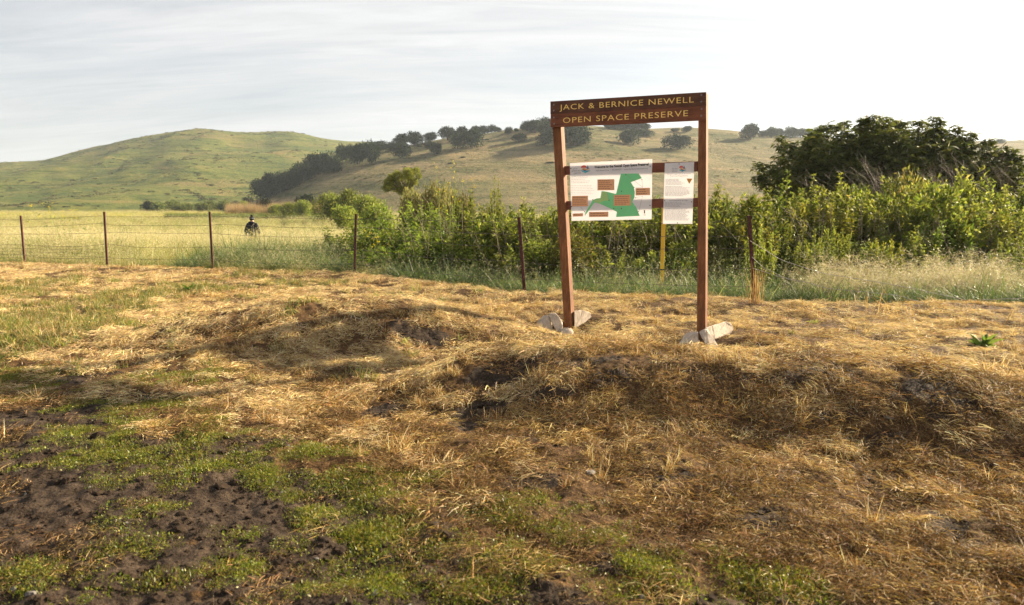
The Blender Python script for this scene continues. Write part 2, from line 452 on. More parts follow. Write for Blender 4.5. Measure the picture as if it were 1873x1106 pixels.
M['greyprint2'] = plain('box print', (.12, .055, .03), .6, .3)
M['ltgrey'] = plain('pale grey print', (.50, .51, .54), .6, .3)
M['mapgreen'] = plain('map green', (.19, .66, .29), .5, .4, .12, 5)
M['maplime'] = plain('map light green', (.36, .58, .22), .5, .4)
M['callout'] = plain('callout brown', (.72, .38, .20), .5, .4)
M['red'] = plain('print red', (.62, .10, .07), .5, .4)
M['orange'] = plain('print orange', (.70, .33, .06), .5, .4)
M['blue'] = plain('print blue', (.04, .20, .40), .5, .4)
M['teal'] = plain('print teal', (.08, .42, .50), .5, .4)
M['rust'] = None
def rust():
    t = NT('rusty steel')
    o = t.node('ShaderNodeTexCoord').outputs['Object']
    n = t.noise(o, 16, 6, .65); n2 = t.noise(o, 60, 3, .6)
    c = t.ramp(n, [(.3, (.028, .010, .009)), (.5, (.070, .021, .017)), (.66, (.115, .042, .028))])
    c = t.mix(t.node('ShaderNodeMapRange', {'Value': n2, 'From Min': .69, 'From Max': .75}).outputs[0], c, (.45, .40, .38))
    return t.out(t.principled(c, .75, t.bump(n, .5, .004), .3, .1))
M['rust'] = rust()
M['wire'] = plain('old wire', (.085, .065, .055), .45, .5, .3, 30, .6)
M['wirebright'] = plain('dewy wire', (.34, .32, .30), .3, .6, .3, 30, .8)
def panel_mat():
    t = NT('white plastic panel')
    o = t.node('ShaderNodeTexCoord').outputs['Object']
    n = t.noise(o, 5, 5, .6)
    c = t.ramp(n, [(.3, (.84, .84, .88)), (.6, (.92, .92, .95))])
    p = t.principled(c, .35, spec=.4)
    tr = t.node('ShaderNodeBsdfTranslucent', {'Color': (.96, .94, .93, 1)}).outputs[0]
    return t.out(t.node('ShaderNodeMixShader', {0: .36, 1: p, 2: tr}).outputs[0])
M['panel'] = panel_mat()
M['jacket'] = plain('dark jacket', (.016, .013, .028), .8, .2, .3, 9)
M['pants'] = plain('dark trousers', (.030, .026, .024), .85, .2)
M['pack'] = plain('black pack', (.012, .012, .014), .6, .3, .3, 12)
M['hatwhite'] = plain('grey white knit', (.34, .34, .38), .9, .1)
M['hatblack'] = plain('black knit', (.012, .012, .014), .9, .1)
M['skin'] = plain('skin', (.42, .25, .18), .5, .3)
M['stone'] = plain('pebble', (.15, .135, .125), .8, .2, .5, 20)
M['clod'] = plain('soil clod', (.036, .024, .016), .95, .1, .6, 30)

# ------------------------------------------------------------------ ground masks (what grows where)
def world_blobs(lst):
    out = []
    for px, py, rx, ry in lst:
        c = on_ground(px, py); e = on_ground(px + rx, py); f = on_ground(px, py - ry); b = on_ground(px, min(py + ry, 1104))
        out.append((c.x, (f.y + b.y) / 2, max(.08, (e - c).length), max(.08, abs(f.y - b.y) / 2)))
    return out
GREEN = world_blobs([(300, 700, 150, 16), (130, 800, 120, 20), (1220, 1040, 120, 20), (1440, 1100, 90, 20), (860, 930, 90, 18), (600, 950, 90, 18), (420, 860, 120, 18), (250, 1000, 60, 16), (50, 722, 110, 24), (170, 745, 110, 18), (270, 752, 130, 26), (420, 795, 100, 22), (500, 828, 70, 17), (190, 836, 85, 15), (560, 830, 90, 20), (640, 880, 100, 30),
                     (350, 770, 90, 18), (720, 925, 120, 26), (330, 845, 60, 12), (520, 965, 36, 16), (690, 985, 60, 22), (440, 1030, 50, 20), (600, 1060, 90, 28), (780, 870, 60, 14),
                     (70, 1055, 60, 16), (290, 925, 40, 14), (200, 880, 40, 10), (980, 935, 120, 30), (1075, 978, 100, 30), (900, 1010, 130, 36), (830, 1080, 130, 34), (1000, 1050, 150, 40), (1170, 1075, 190, 36),
                     (1360, 1090, 120, 26), (1270, 1016, 55, 14), (660, 1005, 60, 18), (560, 900, 70, 16), (470, 885, 40, 10), (30, 690, 70, 20), (740, 960, 60, 16), (1180, 1015, 60, 16), (340, 1080, 70, 16)])
LUSH = world_blobs([(60, 590, 110, 40), (150, 560, 110, 24), (40, 640, 70, 22), (20, 530, 110, 22), (330, 530, 120, 12), (480, 500, 110, 8), (240, 540, 90, 14), (550, 520, 60, 8), (100, 610, 90, 25)])
DARK = world_blobs([(1470, 690, 80, 22), (1540, 680, 60, 14), (1680, 715, 80, 22), (1750, 745, 70, 18), (930, 690, 60, 25), (1010, 720, 70, 22), (880, 745, 70, 16), (1110, 692, 60, 14), (1300, 690, 60, 12),
                    (690, 752, 50, 16), (770, 610, 70, 18), (1390, 950, 70, 30), (1420, 975, 50, 16), (970, 880, 70, 16), (250, 685, 60, 10), (300, 722, 70, 10), (1130, 745, 40, 14), (1380, 690, 50, 12), (1230, 930, 60, 16),
                    (960, 800, 50, 10), (1560, 755, 60, 12), (1720, 960, 50, 20), (1060, 665, 90, 8), (190, 690, 60, 10), (840, 780, 50, 10), (1620, 800, 70, 12), (1780, 830, 60, 14), (1250, 870, 60, 10), (160, 720, 50, 9)])  # dark soil, partly painted shade: mound face, sign's cast shadow at far left
BARE = world_blobs([(500, 960, 260, 90), (300, 860, 320, 60), (200, 1050, 420, 80), (600, 1080, 220, 60), (60, 770, 200, 40), (150, 960, 420, 150), (420, 900, 260, 70), (60, 830, 240, 60), (560, 1040, 260, 80), (330, 1080, 420, 60), (760, 1000, 90, 50), (850, 1050, 80, 40), (700, 940, 80, 20), (640, 930, 60, 16), (1120, 1030, 40, 12)])
BARE += [(-1.3, 2.1, 2.6, .8), (.6, 2.2, 1.2, .5)]
def blob(x, y, lst, w=0.35, seed=0):
    n = fbm(x * 1.7, y * 1.7, 4, 61 + seed) * w + fbm(x * 7, y * 7, 2, 71 + seed) * w * .5
    m = np.zeros(np.shape(x))
    for cx_, cy_, rx, ry in lst:
        d = np.sqrt(((x - cx_) / rx) ** 2 + ((y - cy_) / ry) ** 2)
        m = np.maximum(m, np.clip(1.25 - d * .75 + n, 0, 1))
    return sstep(.42, .72, m)
def feet(x, y):                                         # trampled bare spots round the foot of each signpost
    return np.clip(np.exp(-(((x - .75) / .5) ** 2 + ((y - 9.3) / .5) ** 2)) + np.exp(-(((x - 2.4) / .55) ** 2 + ((y - 8.35) / .5) ** 2)), 0, 1)
def masks(x, y):
    f = y - fence_y(x)
    green = blob(x, y, GREEN, .5, 1)
    lush = blob(x, y, LUSH, .45, 2)
    dark = blob(x, y, DARK, .55, 3)
    bare = blob(x, y, BARE, .35, 4)
    mead = sstep(-0.1, .5, f + .25 * fbm(x * 1.3, y * 1.3, 3, 33))
    noise = sstep(.12, .5, fbm(x * 1.1 + 40, y * 1.5, 4, 91))
    straw = (1 - np.clip(dark * 1.0 + bare * .85 + noise * .45 * (y < 7.5), 0, 1))
    return dict(green=green * (1 - mead), lush=lush * (1 - mead), dark=dark, bare=bare, mead=mead, straw=straw * (1 - mead))

# ------------------------------------------------------------------ ground sheet
def build_ground():
    fine = np.radians(np.linspace(-47, 47, 520))
    rest = np.radians(np.linspace(47, 313, 90))[1:-1]
    th = np.concatenate([fine, rest]); n = len(th)
    rr = np.concatenate([[.4], np.geomspace(1.2, 2.2, 12)[:-1], np.geomspace(2.2, 20, 470)[:-1], np.geomspace(20, 80, 90)[:-1], np.geomspace(80, 1900, 50)])
    Rg, Th = np.meshgrid(rr, th, indexing='ij')
    x = Rg * np.sin(Th); y = Rg * np.cos(Th)
    z = ground_z(x, y)
    z = z * np.where(np.abs(Th) > R(46.9), sstep(.3, 2, y + .0) * .0 + 1, 1)
    V = np.stack([x, y, z], -1).reshape(-1, 3)
    m = len(rr)
    i = np.arange(m - 1)[:, None] * n; j = np.arange(n)[None, :]; j2 = (j + 1) % n
    F = np.stack([i + j, i + j2, i + n + j2, i + n + j], -1).reshape(-1, 4)
    F = F[:, ::-1]
    me = np_mesh('ground', V, F, M['ground'], smooth=True)
    mk = masks(V[:, 0], V[:, 1])
    c = np.ones((len(V), 4), np.float32)
    c[:, 0] = mk['straw']; c[:, 1] = np.maximum(mk['green'] * .35, mk['lush'] * .6); c[:, 2] = mk['mead']
    me.attributes.new('mask', 'FLOAT_COLOR', 'POINT').data.foreach_set('color', c.ravel())
    return tag(link('ground', me), 'bare soil and mown straw ground rising in two low mounds', kind='structure')
build_ground()

def build_hill(h, u0, u1, name, mat, label, nu=420, nt=150):
    u = np.linspace(u0, u1, nu); t = np.linspace(-.06, 1.9, nt)
    D, Z, Fd = h.dims(u)
    T, U = np.meshgrid(t, u, indexing='ij')
    y = Fd[None] + (D - Fd)[None] * T; x = U * y
    z = h.z(x, y)
    V = np.stack([x, y, z], -1).reshape(-1, 3)
    i = np.arange(nt - 1)[:, None] * nu; j = np.arange(nu - 1)[None, :]
    F = np.stack([i + j, i + j + 1, i + nu + j + 1, i + nu + j], -1).reshape(-1, 4)
    o = link(name, np_mesh(name, V, F, mat, smooth=True))
    return tag(o, label, kind='structure')
build_hill(HILL_A, pxz(-2400, 1), pxz(1050, 1), 'hill', M['hillA'], 'rounded green hill with two summits on the left')
build_hill(HILL_B, pxz(330, 1), pxz(4000, 1), 'hill', M['hillB'], 'pale grassy hillside with scattered oaks behind the sign')

# ------------------------------------------------------------------ haze
hz = bmesh.new(); bmesh.ops.create_cube(hz, size=1.0)
for v in hz.verts:
    v.co = (v.co.x * 4400, v.co.y * 4400, -6 + (v.co.z + .5) * 150)
hm = bpy.data.meshes.new('haze'); hz.to_mesh(hm); hz.free()
mm, nn, ll = new_mat('morning haze')
pv = nn.new('ShaderNodeVolumePrincipled'); pv.inputs['Color'].default_value = (.78, .88, 1, 1)
pv.inputs['Density'].default_value = 0.00018; pv.inputs['Anisotropy'].default_value = 0.3
oo = nn.new('ShaderNodeOutputMaterial'); ll.new(pv.outputs[0], oo.inputs['Volume'])
hm.materials.append(mm)
tag(link('haze', hm), 'thin pale morning haze over the far hills', 'haze', kind='stuff')
# ------------------------------------------------------------------ trees on the hills
def crown_mesh(name, seed, n, leaf, cols, lobes=9, squash=.8, mat='oakleaf', shell=.55, spread=.55, lobe_r=(.30, .52), flat=0.0):
    rng = np.random.default_rng(seed)
    g = Geo()
    cen = dirs(lobes, -5, 80, rng) * rng.uniform(.35, spread, (lobes, 1)); cen[:, 2] *= squash; cen[0] = (0, 0, .1)
    rad = rng.uniform(*lobe_r, lobes)
    k = rng.integers(0, lobes, n)
    d = unit(rng.normal(size=(n, 3)))
    r = rad[k] * (shell + (1 - shell) * rng.random(n)) * (1 + .16 * np.sin(d[:, 0] * 7 + k) * np.sin(d[:, 1] * 8 + k * 2))
    p = cen[k] + d * r[:, None] * np.array([1, 1, .85])
    p[:, 2] = np.where(p[:, 2] < -.42, -.42 + rng.random(n) * .1, p[:, 2])
    c = pal(cols, n, rng, .16)
    dd = unit(d + rng.normal(size=(n, 3)) * .9)
    leaves(g, p, dd, leaf * rng.uniform(.6, 1.3, n), leaf * rng.uniform(.5, .9, n), c, rng)
    return g.mesh(name, M[mat])
def trunk_mesh(name, seed, top=.15, base=-.62, r=.06, col=(.10, .075, .055), limbs=6, lean=0.0):
    rng = np.random.default_rng(seed); g = Geo()
    z = np.linspace(base, top, 7)
    main = np.stack([lean * (z - base) + .02 * np.sin(z * 9), .02 * np.cos(z * 7), z], 1)
    tube(g, main, np.linspace(r, r * .4, 7), col, 7)
    for i in range(limbs):
        s_ = main[rng.integers(3, 6)]
        d = dirs(1, 15, 60, rng)[0]; L = rng.uniform(.3, .6)
        tt = np.linspace(0, 1, 5)[:, None]
        tube(g, s_ + d * L * tt + np.array([0, 0, .08]) * tt ** 2, np.linspace(r * .45, r * .1, 5), col, 5)
    return g.mesh(name, M['twig'])
OAK_COL = [(.012, .024, .010), (.018, .032, .012), (.026, .042, .015), (.020, .034, .016)]
OAKS = [(crown_mesh('oak_crown', 100 + i, 2600, .10, OAK_COL, 8 + i * 2, .75), trunk_mesh('oak_trunk', 120 + i)) for i in range(5)]
def place_tree(name, proto, loc, w, hgt, rz, label, cat, group=None, sink=.0):
    o = empty(name, loc, rz)
    for nm, me in (('crown', proto[0]), ('trunk', proto[1])):
        c = link(nm, me, o)
        c.location = (0, 0, hgt * (.36 - sink)); c.scale = (w, w, hgt)
    return tag(o, label, cat, group)
rt = random.Random(5)
def oak(px, py, w, h, label, group=None, hill=HILL_B, k=1.25):
    base = on_hill(hill, px, py + h * .5)
    s = base.y / FPX
    return place_tree('oak_tree', OAKS[rt.randrange(5)], base, w * s / 1.5 * k, h * s / 1.08 * k, rt.uniform(0, 6.28), label, 'tree', group)
for a in [(476, 346, 30, 29), (496, 341, 34, 34), (514, 337, 32, 30), (534, 328, 30, 28), (555, 318, 32, 28), (577, 304, 36, 32), (600, 297, 36, 30), (608, 306, 28, 21), (486, 352, 26, 24), (524, 335, 26, 26), (566, 312, 28, 26), (588, 301, 28, 28)]:
    oak(*a, 'dark oak in the dense row running up the hillside ridge', 'oaks lining the hillside ridge')
for a in [(626, 283, 26, 24), (640, 281, 22, 23)]:
    oak(*a, 'dark oak in the touching pair just above the dense ridge row', 'oak pair on the ridge')
for a in [(658, 284, 28, 32), (679, 283, 30, 32)]:
    oak(*a, 'tall dark oak in the big round clump halfway up the ridge', 'round oak clump on the ridge')
oak(690, 269, 40, 16, 'wide low oak behind the big round clump on the ridge')
for a in [(716, 270, 18, 14), (734, 261, 26, 22), (759, 256, 26, 21)]:
    oak(*a, 'oak on the skyline with light showing between its branches', 'skyline oaks on the upper ridge')
oak(735, 278, 27, 22, 'round dark oak standing alone just below the skyline oaks')
oak(786, 252, 24, 14, 'small oak on the skyline between two larger groups')
for a in [(785, 265, 16, 13), (797, 273, 20, 16)]:
    oak(*a, 'small dark oak in the pair on open grass below the skyline', 'small oak pair on open grass')
for a in [(819, 246, 25, 20), (844, 247, 24, 21)]:
    oak(*a, 'oak on the skyline left of the hilltop gap', 'oaks at the hilltop gap')
for a in [(837, 260, 25, 22), (864, 256, 34, 28)]:
    oak(*a, 'large dark oak in the broad clump just below the hilltop', 'broad oak clump below the hilltop')
for a in [(870, 236, 19, 14), (884, 237, 17, 13), (900, 236, 17, 12), (912, 238, 10, 7)]:
    oak(*a, 'oak in the flat row along the hilltop skyline left of the sign', 'flat hilltop row of oaks')
oak(930, 240, 12, 11, 'small round oak alone at the hilltop edge')
oak(950, 253, 21, 12, 'low thin oak on the slope below the hilltop edge')
for a in [(944, 238, 8, 5), (956, 234, 9, 7), (965, 230, 20, 13), (979, 233, 32, 19), (995, 226, 26, 17), (1001, 240, 24, 20), (1012, 228, 22, 16)]:
    oak(*a, 'oak in the hilltop grove left of the sign header', 'hilltop grove beside the sign')
oak(997, 255, 26, 22, 'rounded oak standing in front of the hilltop grove')
for a in [(1049, 246, 46, 38), (1030, 243, 28, 28), (1064, 250, 26, 26)]:
    oak(*a, 'big oak seen just below the left end of the sign header', 'oaks under the sign header')
for a in [(1118, 231, 24, 10), (1138, 231, 30, 11), (1164, 232, 35, 14), (1178, 233, 18, 10)]:
    oak(*a, 'oak on the far ridge showing under the middle of the header', 'ridge oaks under the header')
oak(1150, 253, 33, 23, 'round oak alone on the slope inside the sign frame')
oak(1180, 244, 26, 11, 'low oak right of the lone round oak inside the sign frame')
oak(1239, 262, 45, 22, 'pale hazy oak on the slope near the right signpost')
oak(1257, 237, 17, 9, 'small oak on the ridge just left of the right signpost')
oak(1236, 238, 16, 5, 'thin strip of low oak on the ridge near the right signpost')
oak(1373, 244, 30, 23, 'large lone oak on the ridge right of the sign')
for a in [(1396, 246, 15, 10), (1411, 244, 19, 15), (1427, 244, 14, 13), (1445, 245, 24, 17), (1464, 245, 22, 14), (1480, 246, 22, 14)]:
    oak(*a, 'hazy oak in the ridge row left of the big dark tree', 'ridge row beside the big dark tree')
oak(1830, 258, 12, 7, 'tiny far oak on the ridge right of the big dark tree')
# low scrub spots on the slopes
SCRUB = crown_mesh('scrub', 140, 500, .18, OAK_COL, 7, .5)
for px, py, w, h in [(848, 288, 7, 4), (825, 299, 7, 4), (891, 256, 6, 5), (770, 268, 10, 3), (745, 274, 12, 3), (1010, 297, 14, 3)]:
    b = on_hill(HILL_B, px, py)
    o = link('scrub_bush', SCRUB); o.location = b; s_ = b.y / FPX; o.scale = (w * s_, w * s_, h * s_)
    tag(o, 'tiny dark bush dotting the open grass of the hillside', 'bush', 'scrub dots on the hillside')

# ------------------------------------------------------------------ trees and bushes at the far side of the meadow
DARKB = (crown_mesh('dark_crown', 150, 2600, .10, [(.018, .026, .009), (.028, .038, .012)], 10, .8), trunk_mesh('dark_trunk', 151))
YEL = (crown_mesh('yellow_crown', 152, 3000, .085, [(.20, .23, .045), (.26, .27, .06), (.15, .19, .04)], 10, .9, 'leaf'), trunk_mesh('yellow_trunk', 153))
WIL = [(crown_mesh('willow_crown', 154 + i, 4200, .075, [(.15, .18, .030), (.20, .225, .040), (.25, .26, .052), (.11, .14, .025)], 14, .8, 'leaf', spread=.65), trunk_mesh('willow_trunk', 158 + i, limbs=9)) for i in range(3)]
HEDGE = [(crown_mesh('hedge_crown', 164 + i, 1800, .11, [(.07, .095, .025), (.11, .13, .035), (.15, .165, .045)], 12, .6, 'leaf'), trunk_mesh('hedge_trunk', 168 + i)) for i in range(2)]
def meadow_tree(name, proto, px, py_base, D, wpx, hpx, label, cat='tree', group=None):
    s_ = D / FPX
    p = at(px, py_base, D); z = gz(p.x, p.y)
    hgt = p.z + hpx * s_ - z
    place_tree(name, proto, (p.x, p.y, z), wpx * s_ / 1.45, hgt / 1.15, rt.uniform(0, 6.28), label, cat, group)
meadow_tree('oak_tree', DARKB, 272, 388, 240, 26, 22, 'round dark tree at the left end of the far hedge')
for i, px in enumerate(range(288, 470, 14)):
    meadow_tree('hedge_bush', HEDGE[i % 2], px, 388, 232 + (i % 3) * 5, 30, rt.uniform(17, 26), 'green bush in the low far hedge at the foot of the hills', 'bush', 'bushes of the far hedge')
meadow_tree('oak_tree', DARKB, 324, 380, 262, 17, 12, 'small dark tree rising over the middle of the far hedge')
meadow_tree('oak_tree', DARKB, 352, 382, 262, 20, 9, 'low dark tree over the far hedge right of its middle')
meadow_tree('oak_tree', DARKB, 432, 383, 262, 20, 17, 'small dark tree at the foot of the ridge row')
meadow_tree('oak_tree', DARKB, 453, 378, 268, 26, 20, 'rounded dark tree at the lowest end of the ridge row')
meadow_tree('willow_tree', YEL, 447, 388, 170, 18, 24, 'bright yellow green tree at the hedge right end')
meadow_tree('oak_tree', DARKB, 486, 387, 160, 32, 26, 'rounded dark tree above the brown reeds behind the hiker')
meadow_tree('oak_tree', DARKB, 562, 382, 165, 42, 30, 'spreading dark tree behind the yellow green willows')
for px, w, h, D in [(508, 30, 16, 140), (530, 30, 20, 130), (553, 34, 24, 125)]:
    meadow_tree('willow_bush', WIL[0], px, 388, D, w, h, 'low yellow green willow between the two dark meadow trees', 'bush', 'low willows by the reeds')
meadow_tree('willow_bush', WIL[1], 604, 392, 95, 58, 45, 'rounded yellow green willow left of the tallest willow', 'bush')
meadow_tree('willow_bush', WIL[2], 640, 392, 90, 50, 52, 'tallest rounded willow behind the fence', 'bush')
meadow_tree('willow_bush', WIL[0], 672, 394, 82, 62, 40, 'bright willow sloping down right of the tallest one', 'bush')
meadow_tree('willow_bush', WIL[1], 630, 398, 62, 60, 28, 'low green willow in front of the tallest willow', 'bush')
meadow_tree('willow_bush', WIL[2], 690, 398, 52, 70, 30, 'low leafy bush left of the pale leaning tree', 'bush')

# ------------------------------------------------------------------ grass: instanced clumps on scattered points
def instancer(name, pts, rot, scl, idx, protos, label, cat='grass'):
    me = bpy.data.meshes.new(name)
    n = len(pts)
    me.vertices.add(n); me.vertices.foreach_set('co', np.asarray(pts, np.float32).ravel())
    me.attributes.new('rot', 'FLOAT_VECTOR', 'POINT').data.foreach_set('vector', np.asarray(rot, np.float32).ravel())
    me.attributes.new('scl', 'FLOAT_VECTOR', 'POINT').data.foreach_set('vector', np.asarray(scl, np.float32).ravel())
    me.attributes.new('idx', 'INT', 'POINT').data.foreach_set('value', np.asarray(idx, np.int32))
    pc = bpy.data.collections.new(name + '_kinds')
    for i, pm in enumerate(protos):
        pc.objects.link(bpy.data.objects.new('%s_kind_%02d' % (name, i), pm))
    ng = bpy.data.node_groups.new(name, 'GeometryNodeTree')
    ng.interface.new_socket('Geometry', in_out='INPUT', socket_type='NodeSocketGeometry')
    ng.interface.new_socket('Geometry', in_out='OUTPUT', socket_type='NodeSocketGeometry')
    N, L = ng.nodes, ng.links
    gi, go = N.new('NodeGroupInput'), N.new('NodeGroupOutput')
    ci = N.new('GeometryNodeCollectionInfo'); ci.inputs['Collection'].default_value = pc
    ci.inputs['Separate Children'].default_value = True; ci.inputs['Reset Children'].default_value = True
    io = N.new('GeometryNodeInstanceOnPoints'); io.inputs['Pick Instance'].default_value = True
    def attr(nm, ty):
        a = N.new('GeometryNodeInputNamedAttribute'); a.data_type = ty; a.inputs['Name'].default_value = nm
        return a.outputs['Attribute']
    e2r = N.new('FunctionNodeEulerToRotation'); L.new(attr('rot', 'FLOAT_VECTOR'), e2r.inputs[0])
    L.new(gi.outputs[0], io.inputs['Points']); L.new(ci.outputs[0], io.inputs['Instance'])
    L.new(attr('idx', 'INT'), io.inputs['Instance Index']); L.new(e2r.outputs[0], io.inputs['Rotation']); L.new(attr('scl', 'FLOAT_VECTOR'), io.inputs['Scale'])
    L.new(io.outputs[0], go.inputs[0])
    o = link(name, me)
    o.modifiers.new('scatter', 'NODES').node_group = ng
    return tag(o, label, cat, kind='stuff')
def view_points(n, y0, y1, margin=2.0, power=1.0, xlim=None):
    """random points in the wedge the place is seen through, denser near the viewer for larger power"""
    t = RNG.random(n)
    y = (y0 ** (2 - power) + t * (y1 ** (2 - power) - y0 ** (2 - power))) ** (1 / (2 - power)) if power != 2 else y0 * (y1 / y0) ** t
    x = RNG.uniform(-1, 1, n) * (.80 * y + margin)
    return x, y
def normals_euler(x, y, tilt=1.0, jit=0.0):
    e = .06
    dx = (ground_z(x + e, y) - ground_z(x - e, y)) / (2 * e); dy = (ground_z(x, y + e) - ground_z(x, y - e)) / (2 * e)
    n = len(x)
    ax = np.arctan(dy) * tilt + RNG.normal(size=n) * jit; ay = -np.arctan(dx) * tilt + RNG.normal(size=n) * jit
    # spin about the local up axis first, then lean with the slope (small angles)
    th = RNG.uniform(0, 2 * np.pi, n)
    c, s_ = np.cos(th), np.sin(th)
    cx_, sx_ = np.cos(ax), np.sin(ax); cy_, sy_ = np.cos(ay), np.sin(ay)
    m20 = -sy_ * c + cy_ * sx_ * s_; m21 = sy_ * s_ + cy_ * sx_ * c; m22 = cy_ * cx_
    m10 = cx_ * s_; m00 = cy_ * c + sy_ * sx_ * s_
    return np.stack([np.arctan2(m21, m22), np.arcsin(np.clip(-m20, -1, 1)), np.arctan2(m10, m00)], 1)
STRAW = [(.50, .32, .13), (.43, .25, .09), (.28, .15, .048), (.70, .53, .28), (.14, .070, .024), (.48, .30, .11), (.40, .29, .16), (.78, .63, .38)]
def straw_flat(seed, n=150, r=.15, lo=.02, hi=.11, pale=False):
    rng = np.random.default_rng(seed); g = Geo()
    a = rng.uniform(0, 6.28, n); q = np.sqrt(rng.random(n)) * r
    b = np.stack([np.cos(a) * q, np.sin(a) * q, rng.uniform(.0, .028, n)], 1)
    main = rng.uniform(0, 6.28); az = main + rng.normal(size=n) * .9; el = np.radians(rng.uniform(-6, 26, n))
    d = np.stack([np.cos(az) * np.cos(el), np.sin(az) * np.cos(el), np.sin(el)], 1)
    ribbons(g, b, d, rng.uniform(lo, hi, n), rng.uniform(.0016, .0038, n), rng.uniform(.1, .8, n), 2, pal(STRAW, n, rng, .2, p=[.14, .05, .04, .36, .04, .08, .09, .20] if pale else [.2, .18, .15, .10, .12, .14, .08, .03]), .4, rng)
    return g.mesh('straw_flat', M['straw'])
def straw_tuft(seed, n=46, r=.05, lo=.07, hi=.2, cols=STRAW, el=(28, 85), dr=(.1, 1.3), mat='straw', w=(.003, .006), seg=3):
    rng = np.random.default_rng(seed); g = Geo()
    a = rng.uniform(0, 6.28, n); q = np.sqrt(rng.random(n)) * r
    b = np.stack([np.cos(a) * q, np.sin(a) * q, np.full(n, -.01)], 1)
    ribbons(g, b, dirs(n, *el, rng), rng.uniform(lo, hi, n), rng.uniform(*w, n), rng.uniform(*dr, n), seg, pal(cols, n, rng, .18), .25, rng)
    return g.mesh('grass_tuft', M[mat])
TURF = [(.095, .122, .012), (.135, .160, .016), (.19, .20, .022), (.25, .22, .032), (.06, .08, .012), (.32, .21, .055)]
def turf_patch(seed, n=170, r=.13):
    rng = np.random.default_rng(seed); g = Geo()
    a = rng.uniform(0, 6.28, n); q = np.sqrt(rng.random(n)) * r
    b = np.stack([np.cos(a) * q, np.sin(a) * q, rng.uniform(0, .028, n) * (1 - (q / r) ** 2 * .7)], 1)
    leaves(g, b[:90], dirs(90, 5, 70, rng), rng.uniform(.010, .024, 90), rng.uniform(.005, .010, 90), pal(TURF[:5], 90, rng, .2), rng)
    ribbons(g, b[90:], dirs(n - 90, 30, 80, rng), rng.uniform(.015, .042, n - 90), rng.uniform(.0015, .003, n - 90), rng.uniform(.2, 1, n - 90), 2, pal(TURF, n - 90, rng, .2), .2, rng)
    return g.mesh('turf_patch', M['turf'])
def clump_scale(n, lo, hi, zl=.8, zh=1.25):
    s_ = RNG.uniform(lo, hi, n)
    return np.stack([s_, s_, s_ * RNG.uniform(zl, zh, n)], 1)
# mown straw lying about
x, y = view_points(23000, 2.0, 20.5, 1.6, 1.15)
mk = masks(x, y)
keep = (RNG.random(len(x)) < mk['straw'] * (1 - .78 * mk['green']) * (1 - .55 * mk['lush']) * (1 - .9 * mk['mead']) * (1 - .88 * mk['bare']) * (1 - .8 * feet(x, y)) * (1 - .72 * (1 - sstep(3.9, 5.3, y))) * (.12 + .88 * sstep(-.22, .22, fbm(x * 2.3, y * 2.3, 3, 201) + .6 * fbm(x * 6.5, y * 6.5, 2, 203))))  # straw thinned up close so dark soil stands in for foreground shade
x, y = x[keep], y[keep]
n = len(x)
instancer('dry_straw', np.stack([x, y, ground_z(x, y) + .002], 1), normals_euler(x, y, 1, .08), clump_scale(n, .6, 1.25) * (.75 + .03 * y)[:, None], RNG.integers(0, 3, n) + 3 * (fbm(x * .9 + 7, y * 1.3, 3, 207) + RNG.normal(size=n) * .2 + .62 * sstep(4.9, 5.9, y) - .28 > 0),  # paler straw from the mound crest back paints in the sunlight
          [straw_flat(300 + i, pale=i > 2) for i in range(6)], 'loose mown golden straw strewn over the ground', 'straw')
# matted thatch of short broken bits, thickest in front of the mound
THATCH = [(.15, .080, .029), (.22, .122, .044), (.085, .045, .017), (.32, .195, .078), (.14, .092, .048), (.42, .28, .13), (.055, .029, .011)]
def thatch(seed, n=230, r=.16):
    rng = np.random.default_rng(seed); g = Geo()
    a = rng.uniform(0, 6.28, n); q = np.sqrt(rng.random(n)) * r
    b = np.stack([np.cos(a) * q, np.sin(a) * q, rng.uniform(.0, .016, n)], 1)
    ribbons(g, b, dirs(n, -8, 35, rng), rng.gamma(2.0, .012, n) + .006, rng.uniform(.0015, .0038, n), rng.uniform(.0, .7, n), 2, pal(THATCH, n, rng, .22), .5, rng)
    return g.mesh('thatch', M['straw'])
x, y = view_points(10500, 2.0, 9.5, 1.5, 1.3)
mk = masks(x, y)
keep = RNG.random(len(x)) < (.15 + .85 * sstep(-.15, .2, fbm(x * 2.9 + 3, y * 2.9, 3, 205))) * (1 - .8 * mk['dark']) * (1 - .96 * mk['bare']) * (1 - .7 * mk['green']) * (1 - .75 * sstep(5.5, 8, y)) + .012 * mk['bare']
x, y = x[keep], y[keep]; n = len(x)
instancer('dead_thatch', np.stack([x, y, ground_z(x, y) + .001], 1), normals_euler(x, y, 1, .08), clump_scale(n, .6, 1.2), RNG.integers(0, 5, n),
          [thatch(310 + i) for i in range(5)], 'matted brown thatch of short broken stems', 'straw')
# standing dry stubble and tufts
x, y = view_points(15000, 2.6, 20.5, 1.6, 1.0)
mk = masks(x, y)
tuf = sstep(.0, .35, fbm(x * 1.6 + 9, y * 1.6, 3, 211))
keep = RNG.random(len(x)) < (.10 + .9 * tuf) * mk['straw'] * (1 - .9 * mk['green']) * (1 - .5 * mk['lush']) * (1 - .92 * mk['mead']) * (1 - .95 * mk['bare']) * (1 - .8 * (1 - sstep(3.6, 5.2, y))) * (1 - .9 * feet(x, y))
x, y = x[keep], y[keep]
n = len(x)
instancer('dry_stubble', np.stack([x, y, ground_z(x, y)], 1), normals_euler(x, y, .5, .15), clump_scale(n, .45, 1.15) * (.8 + .02 * y)[:, None], RNG.integers(0, 5, n),
          [straw_tuft(320 + i, 34 + 8 * (i % 3), .04 + .02 * (i % 2), .035, .09 + .02 * i, dr=(.0, .5 + .2 * i)) for i in range(5)], 'short standing tufts of dry tan grass', 'grass')
